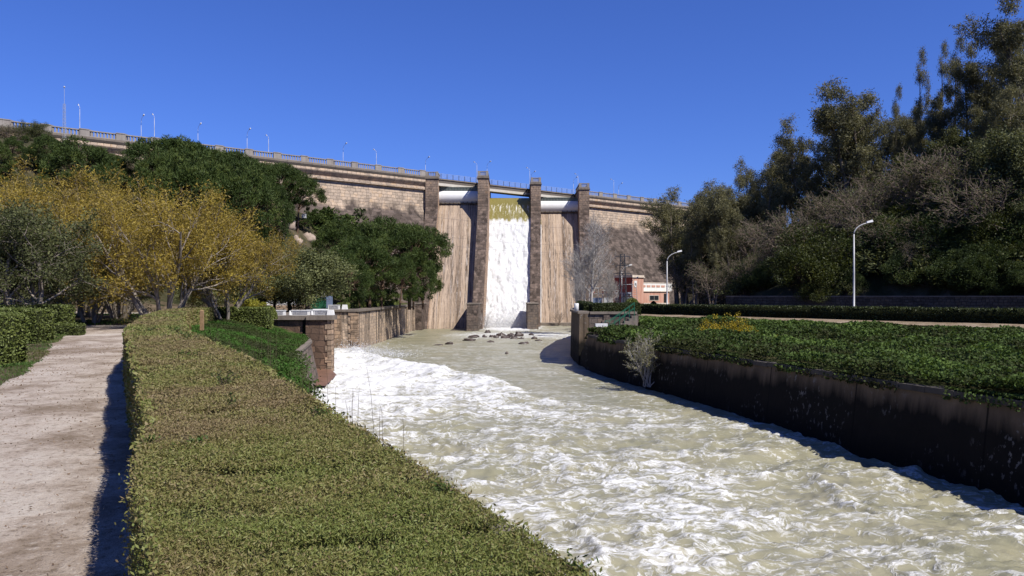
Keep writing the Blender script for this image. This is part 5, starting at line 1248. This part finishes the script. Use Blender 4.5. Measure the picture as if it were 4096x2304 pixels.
# ------------------------------------------------------------------ lamps
def lamp_tree(label, x, y, z, h, arm, ang, r=.07, group=None):
    """Curved street lamp: straight pole, quarter-bend arm, lamp head. ang: heading of the arm in plan."""
    t = thing("street_lamp", label, "street lamp", (x, y, z), ang, group)
    hb = h - arm * .62
    b = MB(); b.lathe([(r * 2.2, 0), (r * 2.2, .06), (r * 1.25, .1), (r * 1.15, hb * .5), (r * .8, hb)], (0, 0, 0), 10); b.build("pole", M['galv'], t, None, True)
    b = MB(); pts = [(arm * (1 - math.cos(R(a))) * 1.0, 0, hb + (h - hb) * math.sin(R(a))) for a in (0, 15, 30, 45, 60, 72)]
    b.tube(pts, [r * .8, r * .75, r * .7, r * .65, r * .6, r * .5], 8); b.build("arm", M['galv'], t, None, True)
    e = pts[-1]; b = MB(); L = max(.34, arm * .3); w = L * .36
    b.add([(e[0] - .05, -w * .5, e[2] - .02), (e[0] - .05, w * .5, e[2] - .02), (e[0] + L, w * .75, e[2] + .1), (e[0] + L, -w * .75, e[2] + .1),
           (e[0], -w * .35, e[2] + .16), (e[0], w * .35, e[2] + .16), (e[0] + L * .9, w * .5, e[2] + .3), (e[0] + L * .9, -w * .5, e[2] + .3)],
          [(0, 1, 2, 3), (7, 6, 5, 4), (0, 4, 5, 1), (1, 5, 6, 2), (2, 6, 7, 3), (3, 7, 4, 0)])
    b.build("lamp_head", M['lamp_white'] if r > .06 else M['galv'], t)
    return t
for (px, top, Y, arm, lab) in [(2148, 560, 73, 1.75, "tall grey street lamp with curved arm behind the long hedge, nearest on the right bank"), (1678, 634, 101, 1.9, "curved street lamp beside the white roofed wing of the power house"), (1564, 668, 146, 1.9, "curved street lamp in front of the lattice pylon")]:
    x = wx(px, Y); z = ground_z(x, Y); lamp_tree(lab, x, Y, z, wz(top, Y) - z, arm, R(0), .075)
x = wx(1590, 128); z = 4.3; lamp_tree("short thin curved lamp before the shaded maroon wall of the power house", x, 128, z, wz(700, 128) - z, 1.0, R(0), .05)
def on_crest(px, off=0.0):
    """x of the crest point seen in photograph column px, at distance off behind the front edge."""
    k = (px - 1288) / 1987; y0 = 161 + .84 * 16.15 - off / CW
    x = k * y0 / (1 - .84 * k); return x, float(Yc(x)) + off / CW
near_l = [(15, 236, "leftmost"), (222, 263, "second from the left"), (405, 287, "third from the left"), (686, 340, "right of the hill pines"), (952, 376, "mid left wall"), (1201, 397, "above the second pier"), (1332, 412, "above the third pier"), (1452, 428, "above the fourth pier"), (1541, 451, "above the right dam wall")]
for px, top, w in near_l:
    x, y = on_crest(px, -.9); lamp_tree("pale crest lamp on the front parapet, " + w, x, y, 30.9 if 1090 > px or px > 1480 else 30.0, wz(top, y) - 30.9, 1.1, R(130), .034, "lamps along the front of the dam crest")
far_l = [(181, 294, "leftmost"), (358, 315, "behind a low pine"), (509, 328, "behind the hill pines' skyline"), (798, 364, "above the left wall"), (1040, 398, "left of the first pier"), (1217, 409, "behind the second pier"), (1343, 434, "behind the third pier"), (1461, 448, "behind the fourth pier"), (1586, 463, "near the right end")]
for px, top, w in far_l:
    x, y = on_crest(px, 8.0); lamp_tree("dark crest lamp on the far side curving right, " + w, x, y, 30.0, wz(top, y) - 30.0, 1.3, R(-45), .034, "lamps along the back of the dam crest")

def lattice(name, label, cat, x, y, z, h, w0, w1, mat, arms=(), r=.035, n=9):
    t = thing(name, label, cat, (x, y, z)); b = MB()
    C4 = [(-1, -1), (1, -1), (1, 1), (-1, 1)]
    def P(i, f): w = w0 + (w1 - w0) * f; return (C4[i % 4][0] * w / 2, C4[i % 4][1] * w / 2, h * f)
    for i in range(4): b.tube([P(i, 0), P(i, 1)], r, 4)
    for k in range(n):
        f0, f1 = k / n, (k + 1) / n
        for i in range(4): b.tube([P(i, f0), P(i + 1, f1)], r * .6, 3); b.tube([P(i + 1, f0), P(i, f1)], r * .6, 3) if k % 2 else None; b.tube([P(i, f1), P(i + 1, f1)], r * .6, 3)
    b.build("lattice_frame", mat, t)
    for f, L in arms:
        b = MB(); b.box(-L, L, -.06, .06, h * f, h * f + .1)
        for s in (-1, 1): b.tube([(s * L, 0, h * f), (0, 0, h * f + .5)], r * .6, 3); b.lathe([(.07, -.35), (.1, -.2), (.07, -.02)], (s * L * .95, 0, h * f), 6)
        b.build("crossarm", mat, t)
    return t
lattice("lattice_pylon", "dark steel lattice pylon with crossarms beside the power house", "pylon", wx(1566, 142), 142, 4.2, wz(640, 142) - 4.2, 1.5, .7, M['dark_steel'], ((.62, 1.6), (.78, 1.2), (.95, 1.4)), .06)
x, y = wx(162, 113), 113.0; z = ground_z(x, y)
lattice("antenna_mast", "very thin lattice antenna mast rising past the balustrade at the far left", "mast", x, y, z, wz(262, y) - z, .34, .24, M['galv'], (), .012, 26)
t = bpy.data.objects["antenna_mast"]; b = MB(); hh = wz(262, y) - z; b.tube([(0, 0, hh), (0, 0, wz(222, y) - z)], .02, 5); b.lathe([(.02, 0), (.13, .1), (.13, .2), (.02, .3)], (0, 0, wz(222, y) - z), 8); b.build("aerial", M['galv'], t)

# ------------------------------------------------------------------ left terrace: benches, bollards, house, board
def bench(label, x, y, z, L, rz=0.0, h=.42, w=.5):
    t = thing("bench", label, "bench", (x, y, z), rz, "white benches on the basin terrace")
    b = MB(); b.taper(0, 0, 0, h - .06, L / 2, w / 2, L / 2 - .02, w / 2 - .02); b.box(-L/2 - .02, L/2 + .02, -w/2 - .02, w/2 + .02, h - .058, h); b.build("seat_block", M['bench'], t)
    b = MB(); b.box(-L/2 + .12, L/2 - .12, -w/2 - .016, -w/2 + .05, .07, h - .12); b.build("rough_panel", M['panel_grey'], t)
def bollard(label, x, y, z, h=.38, r=.13, square=False):
    t = thing("bollard", label, "bollard", (x, y, z), 0, "white bollards on the basin terrace")
    b = MB()
    if square: b.taper(0, 0, 0, h, r * 1.35, r * 1.35, r * 1.05, r * 1.05)
    else: b.lathe([(r, 0), (r * .95, .03), (r * .55, h - .03), (r * .4, h)], (0, 0, 0), 12)
    b.build("bollard_body", M['bench'], t, None, not square)
zc = 4.455
bench("white bench block at the left end of the row, beside the sunlit hedge", -18.75, 63.4, zc, 1.1)
bollard("small white tapered bollard next to the leftmost bench", -17.75, 63.2, zc)
bench("long white bench block with rough grey front, second in the row", -16.95, 63.4, zc + .0, 1.4)
bollard("small white cone bollard between the two long benches", -15.98, 63.1, zc + .02, .34, .11)
bench("long white bench block nearest the wall corner", -15.25, 63.4, zc + .02, 1.25)
bollard("thick square white bollard on the wall corner above the outlet", -14.5, 63.2, zc + .02, .42, .2, True)
bench("white bench block beyond the corner, over the outlet", -19.9, 88.4, 4.505, 1.25, 0, .5)
bollard("square white bollard at the start of the terrace hedge", -18.75, 88.6, 4.505, .52, .22, True)
bench("white bench farther back behind the front row", -17.4, 69.5, 4.34, 1.3, 0, .45)
bench("white bench set back near the green canvas", -16.9 - .9, 73.5, 4.34, 1.4, .3, .45)
# the house in the trees
t = thing("terrace_house", "white house with small-paned windows half hidden behind the olive trees", "house", (-26.6, 95, 4.3), R(4))
b = MB(); b.box(-5, 3.2, 0, 6, .6, 4.2); b.build("wall", M['white_wall'], t)
b = MB(); b.box(-5.1, 3.5, -.1, 6.1, 0, .595); b.build("plinth", M['quoin_stone'], t)
b = MB(); b.extrude([(-.7, 4.205), (3.0, 5.0), (6.7, 4.205)], -5.5, 3.9, lambda u, o, z: (u, o, z)); b.build("roof", M['rubble'], t)
for k, xx in enumerate((-3.3, -.9, 1.0, 2.4)):
    f = MB(); f.box(xx - .5, xx + .5, -.06, .05, .75, 2.25); w = f.build("window", M['lamp_white'], t)
    f = MB()
    for i in range(3):
        for j in range(3): f.box(xx - .42 + .29 * i, xx - .42 + .29 * i + .24, -.075, -.03, .84 + .46 * j, .84 + .46 * j + .4)
    f.build("pane", M['glass'], w)
t = thing("information_board", "tall grey-blue board on a post beside the pines above the outlet", "board", (wx(829, 91), 91, 4.3), R(-6))
b = MB(); b.box(-.36, .36, -.04, .04, .3, 1.72); b.build("panel", M['blue_board'], t)
b = MB(); b.box(-.05, .05, .045, .12, -.05, 1.6); b.build("post", M['dark_steel'], t)
b = MB(); b.box(.08, .13, -.052, -.041, .48, .54)
for (xx, zz, w_) in ((.0, 1.5, .12), (.06, 1.42, .1), (-.02, 1.3, .14), (.02, 1.18, .1)): b.box(xx - w_/2, xx + w_/2, -.05, -.041, zz, zz + .03)
b.build("lettering", M['galv'], t)
t = thing("canvas_shelter", "dark green canvas shelter left of the grey-blue board", "shelter", (wx(800, 93), 93.5, 4.3))
b = MB(); b.extrude([(-1.1, 0), (-1.1, .9), (-.6, 1.45), (0, 1.6), (.6, 1.45), (1.1, .9), (1.1, 0)], 0, 2.4, lambda u, o, z: (o, u, z)); b.build("canvas", M['green_tarp'], t)
b = MB(); b.tube([(-1.13, -.03, 0), (-1.13, -.03, .9), (-.62, -.03, 1.47), (0, -.03, 1.63), (.62, -.03, 1.47), (1.13, -.03, .9), (1.13, -.03, 0)], .03, 5); b.build("frame", M['dark_steel'], t)
def topiary(label, x, y, z, rx, rzz, mat, seed):
    rg = np.random.default_rng(seed); n = 2600; v = rg.normal(size=(n, 3)); v[:, 2] = np.abs(v[:, 2]); v /= np.linalg.norm(v, axis=1, keepdims=True)
    c = v * [rx, rx, rzz] * rg.uniform(.93, 1.0, (n, 1)); d = v * .6 + rg.normal(size=(n, 3))
    t = thing("topiary_bush", label, "bush", (x, y, z))
    V, F = leaf_geo(c, d, .2 * rg.uniform(.7, 1.2, n) * rx, .12 * rx, rg)
    link("foliage", raw_mesh("foliage", V, F, None, [mat], None, {"tone": np.repeat(np.clip(rg.normal(.5, .2, n), 0, 1), 4)}), t)
    b = MB(); b.lathe([(rx * .9, 0), (rx * .8, rzz * .5), (rx * .45, rzz * .8), (.02, rzz * .9)], (0, 0, 0), 14); b.build("inner_twigs", M['hedge_core'], t, None, True)
topiary("clipped dome bush at the end of the sunlit hedge by the benches", -18.95, 61.6, 4.2, .65, 1.05, M['hedge_lit'], 301)
topiary("clipped green dome bush in front of the power house tower", wx(1590, 100), 100, 4.2, 1.05, wz(750, 100) - 4.2, M['hedge_lit'], 302)
topiary("small dark clipped ball bush beside the power house window", wx(1644, 136), 136, 4.2, .62, wz(758, 136) - 4.2, M['hedge_dark'], 303)
t = thing("wooden_post", "square wooden post standing against the river side of the long hedge", "post", (-16.6, 42.3, 3.2)); b = MB(); b.taper(0, 0, 0, 2.0, .085, .085, .08, .08); b.build("post_shaft", M['wood'], t); b = MB(); b.taper(0, 0, 2.0, 2.06, .08, .08, .03, .03); b.build("post_top", M['wood'], t)
t = thing("pipe_bollard", "white pipe stub standing in front of the abutment hedge", "bollard", (wx(1450, 69.4), 69.4, 4.625)); b = MB(); b.lathe([(.2, 0), (.2, .72), (.17, .74)], (0, 0, 0), 14); b.build("pipe", M['bench'], t, None, True); b = MB(); b.lathe([(.23, 0), (.23, .05)], (0, 0, 0), 14); b.build("base_ring", M['coping'], t)
t = thing("marker_post", "small white marker stone on the slope below the left dam wall", "marker", (wx(765, 128), 128, ground_z(wx(765, 128), 128))); b = MB(); b.taper(0, 0, 0, 1.0, .32, .32, .28, .28); b.box(-.3, .3, -.3, .3, 1.0, 1.08); b.build("stone_block", M['bench'], t)

# ------------------------------------------------------------------ power house (parallel to the dam)
PH = (wx(1591, 158), 158.0)
t = thing("power_house", "salmon power house with square tower bearing a white shield and a low white-parapet wing", "building", (PH[0], PH[1], 4.1), R(39))
b = MB(); b.box(0, 3.3, 0, 4.9, 0, 5.6); w = b.build("tower_wall", M['salmon'], t)
b = MB(); b.box(-.02, -.005, 0, 4.9, 0, 5.6); b.build("shaded_wall", M['maroon'], t)  # thin darker sheet: shade of the tower's left side painted as plaster colour
b = MB(); b.box(-.25, 3.5, -.22, 5.1, 5.605, 5.78); b.box(-.12, 3.4, -.1, 5.0, 5.785, 6.1); b.build("tower_cornice", M['cream'], t)
b = MB(); b.extrude([(.45, 4.95), (.45, 4.05), (.62, 3.72), (.85, 3.6), (1.08, 3.72), (1.25, 4.05), (1.25, 4.95)], -.08, -.002, lambda u, o, z: (o, u, z)); e = b.build("shield", M['white_paint'], t)
b = MB(); b.extrude([(.62, 4.55), (.72, 4.1), (.85, 3.95), (.98, 4.1), (1.08, 4.55), (.97, 4.42), (.85, 4.5), (.73, 4.42)], -.11, -.082, lambda u, o, z: (o, u, z)); b.build("shield_emblem", M['black'], e)
b = MB(); b.box(3.35, 11.6, .3, 6.2, .5, 2.75); b.build("wing_wall", M['salmon'], t)
b = MB(); b.box(3.34, 11.65, .25, 6.25, 0, .495); b.build("wing_plinth", M['cream'], t)
b = MB(); b.box(3.32, 11.8, .1, 6.35, 2.755, 2.95); b.build("wing_cornice", M['cream'], t)
b = MB(); b.box(3.36, 13.5, 1.1, 6.0, 2.955, 4.55); b.build("parapet", M['white_wall'], t)
b = MB(); b.box(3.34, 13.55, 1.05, 6.05, 4.555, 4.7); b.build("parapet_cap", M['cream'], t)
for i in range(5):
    f = MB(); f.box(4.0 + 1.5 * i, 5.1 + 1.5 * i, 1.04, 1.2, 3.72, 4.12); f.build("vent", M['salmon'], t)
f = MB(); f.box(5.3, 8.3, .22, .4, .95, 2.1); w = f.build("window", M['cream'], t)
f = MB(); f.box(5.45, 6.75, .19, .3, 1.08, 1.98); f.box(6.85, 8.15, .19, .3, 1.08, 1.98); f.build("pane", M['glass'], w)
f = MB(); f.box(9.9, 10.9, .22, .4, .5, 2.4); f.build("door", M['black'], t)
# ladder frame, switchgear and fence in the yard
t = thing("steel_ladder_frame", "narrow grey steel ladder frame against the tower of the power house", "ladder", (wx(1596, 150), 150, 4.2)); b = MB()
for s in (-.45, .45): b.tube([(s * 1.3, 0, 0), (s * .8, 0, 4.0)], .05, 5)
for k in range(9): q = 1.3 - .5 * k / 9; b.tube([(-.45 * q, 0, .4 * k + .3), (.45 * q, 0, .4 * k + .3)], .035, 4)
b.build("ladder_rails", M['galv'], t)
b = MB(); b.tube([(-2.2, 0, 3.95), (.4, 0, 4.05)], .05, 5); b.build("crossbar", M['galv'], t)
t = thing("transformer", "grey transformer with fins and bushings beside the pylon", "transformer", (wx(1578, 150), 150, 4.2)); b = MB(); b.box(-1.0, 1.0, -.6, .6, .2, 1.7); b.build("tank", M['dark_steel'], t)
b = MB()
for i in range(8): b.box(-1.0 + .27 * i, -.9 + .27 * i, -.9, -.61, .3, 1.55)
b.build("cooling_fin", M['galv'], t)["kind"] = "stuff"
for i in range(3): b = MB(); b.lathe([(.1, 0), (.2, .15), (.12, .3), (.2, .45), (.1, .6), (.05, .9)], (-.6 + .6 * i, 0, 1.7), 8); b.build("bushing", M['panel_grey'], t)
b = MB(); b.lathe([(.3, -.5), (.3, .5)], (0, 0, 0), 10); o = b.build("conservator", M['galv'], t); o.rotation_euler = (0, R(90), 0); o.location = (.3, .5, 2.2)
for k, (px, Y, w_) in enumerate(((1505, 140, 1.6), (1535, 146, 1.4), (1550, 150, 1.2))):
    t = thing("switchgear_frame", ("steel switchgear frame behind the poplar trunk", "steel switchgear frame between poplar and pylon", "low switchgear frame beside the pylon's foot")[k], "switchgear", (wx(px, Y), Y, 4.2)); b = MB()
    for s in (-w_, 0, w_): b.tube([(s, 0, 0), (s, 0, 3.2 - .4 * k)], .06, 5)
    b.tube([(-w_, 0, 3.2 - .4 * k), (w_, 0, 3.2 - .4 * k)], .06, 5); b.tube([(-w_, 0, 2.2), (w_, 0, 2.2)], .04, 5); b.build("steel_frame", M['galv'], t)
    for s in (-w_ * .5, w_ * .5): b = MB(); b.lathe([(.08, 0), (.14, .1), (.08, .2), (.14, .3), (.06, .5)], (s, 0, 2.22), 8); b.build("insulator", M['maroon'], t)
    b = MB(); b.box(-w_ * .8, w_ * .4, .2, .7, .1, 1.5); b.build("cabinet", (M['blue_board'], M['galv'], M['maroon'])[k], t)

# ------------------------------------------------------------------ steps and railings down the abutment
t = thing("concrete_platform", "pale concrete valve platform with white box on the slope by the green stairs", "platform", (wx(1545, 66), 66.0, 2.6))
b = MB(); b.lathe([(.62, -.4), (.62, .82)], (-1.05, -.3, 0), 16); b.build("pillar", M['coping'], t)
b = MB(); b.box(-.4, 1.9, -.6, 1.0, .2, .78); b.build("base_slab", M['white_wall'], t)
b = MB(); b.box(-1.6, -.6, -.5, .1, .83, 1.1); b.build("white_box", M['bench'], t)
b = MB(); b.box(.3, 1.7, .1, .9, .785, .86); b.build("hatch", M['galv'], t)
t = thing("stair_railing", "green painted stair railing descending the abutment front", "railing", (0, 0, 0))
pr = [(10.6, 68.4, 4.5), (8.4, 67.6, 3.0), (7.9, 67.2, 2.95), (7.0, 66.6, 2.85)]
b = MB()
for dz in (.95, .5): b.tube([(x, y, z + dz) for x, y, z in pr[:3]], .022, 5)
for dz in (.95, .5): b.tube([(x - .2, y - 1.1, z + dz - .1) for x, y, z in pr[:3]], .022, 5)
b.build("handrail", M['green_paint'], t)
for i in range(6):
    f = i / 5; x, y, z = 10.6 - 2.2 * f, 68.4 - .8 * f, 4.5 - 1.5 * f
    b = MB(); b.tube([(x, y, z - .5), (x, y, z + .96)], .02, 5); b.build("railing_post", M['green_paint'], t)
    b = MB(); b.tube([(x - .2, y - 1.1, z - .6), (x - .2, y - 1.1, z + .86)], .02, 5); b.build("railing_post", M['green_paint'], t)
t = thing("stairs", "weathered concrete stairs beside the green railing", "stairs", (0, 0, 0))
b = MB()
for i in range(8): f = i / 7; b.box(10.2 - 2.3 * f, 10.7 - 2.3 * f, 67.3 - .8 * f, 68.3 - .8 * f, 2.3, 4.3 - 1.5 * f)
b.build("stair_flight", M['coping'], t)
t = thing("lower_railing", "thin rusty railing following the sloping wall end down to the water", "railing", (0, 0, 0)); b = MB()
lo = [(8.0, 67.3, 3.85), (6.9, 66.9, 3.3), (6.35, 68.2, 1.9)]
for dz in (0, -.4): b.tube([(x, y, z + dz) for x, y, z in lo], .03, 5)
b.build("handrail", M['dark_steel'], t)
for (x, y, z) in lo + [(7.4, 67.1, 3.55), (6.6, 67.6, 2.6)]: b = MB(); b.tube([(x, y, z - 1.1), (x, y, z)], .025, 5); b.build("railing_post", M['dark_steel'], t)

# ------------------------------------------------------------------ rocks
def rock(label, px, py, w, h, seed, mat, name="rock", group="rocks in the river", Y=None, z=None):
    rg = np.random.default_rng(seed); Y = 1987 * 6 / (py - 745) if Y is None else Y; x = wx(px, Y)
    bm_u, bm_v = 14, 9; V = []; th = np.linspace(0, 2 * math.pi, bm_u, endpoint=False); ph = np.linspace(-1.2, 1.5, bm_v)
    P, T = np.meshgrid(ph, th, indexing='ij'); d = np.stack([np.cos(P) * np.cos(T), np.cos(P) * np.sin(T), np.sin(P)], -1)
    n = fbm(d[..., 0] * 1.3 + seed, d[..., 1] * 1.3, d[..., 2] * 1.3 + seed, 3); m = np.round(fbm(d[..., 0] * 2 + seed * 3, d[..., 1] * 2, d[..., 2] * 2, 2) * 6) / 6
    d = d * (1 + 1.0 * n + .8 * m)[..., None] * [w / 2, w * rg.uniform(.3, .5), h]
    i = np.arange(bm_u * bm_v).reshape(bm_v, bm_u)
    F = np.stack([i[:-1], np.roll(i[:-1], -1, 1), np.roll(i[1:], -1, 1), i[1:]], -1).reshape(-1, 4)
    o = link(name, raw_mesh(name, d.reshape(-1, 3), F, [[i[-1, 0], i[-1, k], i[-1, k + 1]] for k in range(1, bm_u - 1)], [mat], None, None, False))
    o.location = (x, Y, (-.05 if z is None else z)); o.rotation_euler = (0, 0, rg.uniform(-.4, .4)); tag(o, label, "rock", group)
RK = [(1262, 846, 1.3, .55, "biggest dark rock on the left of the central rock pile in the river"), (1285, 847, 1.6, .7, "tall dark rock in the middle of the central rock pile"), (1304, 846, 1.5, .65, "blocky dark rock on the right of the central rock pile"), (1273, 851, 1.4, .35, "low rock at the front of the central pile"), (1248, 850, .9, .4, "brown rock at the left end of the central pile"),
      (1237, 848, .8, .35, "small reddish rock just left of the central pile"), (1225, 838, 1.0, .45, "lone dark rock upstream of the central pile"), (1312, 852, .8, .2, "flat rock at the right foot of the central pile"), (1337, 843, .9, .25, "dark rock right of the pile, farther upstream"), (1344, 852, .9, .28, "dark rock in the rapids right of the central pile"), (1355, 858, .9, .22, "rightmost dark rock of the rapids"),
      (1319, 864, 1.4, .2, "flat brown rock downstream of the central pile"), (1192, 849, 1.7, .4, "double dark rock left of the central pile"), (1180, 856, 1.8, .28, "low flat rock below the double dark rock"), (1219, 848, .7, .32, "small rock between the double rock and the central pile"), (1131, 866, .9, .3, "lone brown rock on the left of the rapids"), (1103, 868, 1.2, .12, "barely emerging rock at the left edge of the rapids"), (1275, 890, .35, .28, "tiny dark stone alone in the smooth water"), (1233, 861, 1.0, .18, "low rock below the left end of the central pile"), (1295, 852, 1.1, .4, "pale streaked rock at the front right of the central pile")]
for i, (px, py, w_, h_, l) in enumerate(RK): rock(l, px, py, w_, h_, 400 + i, M['rock'])
for i, (px, Y, w_, h_, l) in enumerate([(725, 122, 2.6, 1.3, "pale outcrop on the slope beneath the hill grove"), (745, 120, 1.8, 1.0, "grey boulder right of the pale outcrop under the hill pines"), (700, 117, 1.9, .9, "grey boulder left of the outcrop under the hill pines"), (595, 98, 2.6, 4.2, "upright pale rock showing through the top of the yellow tree"), (775, 124, 2.0, 1.0, "small pale boulder near the white marker stone")]):
    x = wx(px, Y); rock(l, px, 0, w_, h_, 440 + i, M['pale_rock'], "boulder", "pale boulders on the left hillside", Y, ground_z(x, Y) - .4)
# power cables strung across the spillway
for k, z in enumerate((20.3, 17.2, 15.8)):
    b = MB(); pts = [(-24 + 44 * f, 128 + 14 * f, z - 2.4 * f - 3.0 * 4 * f * (1 - f) * .25) for f in np.linspace(0, 1, 14)]
    b.tube(pts, .014, 4); o = b.build("power_cable", M['dark_steel']); tag(o, ("topmost", "middle", "lowest")[k] + " of the three thin cables strung across in front of the spillway", "cable", "cables across the spillway")
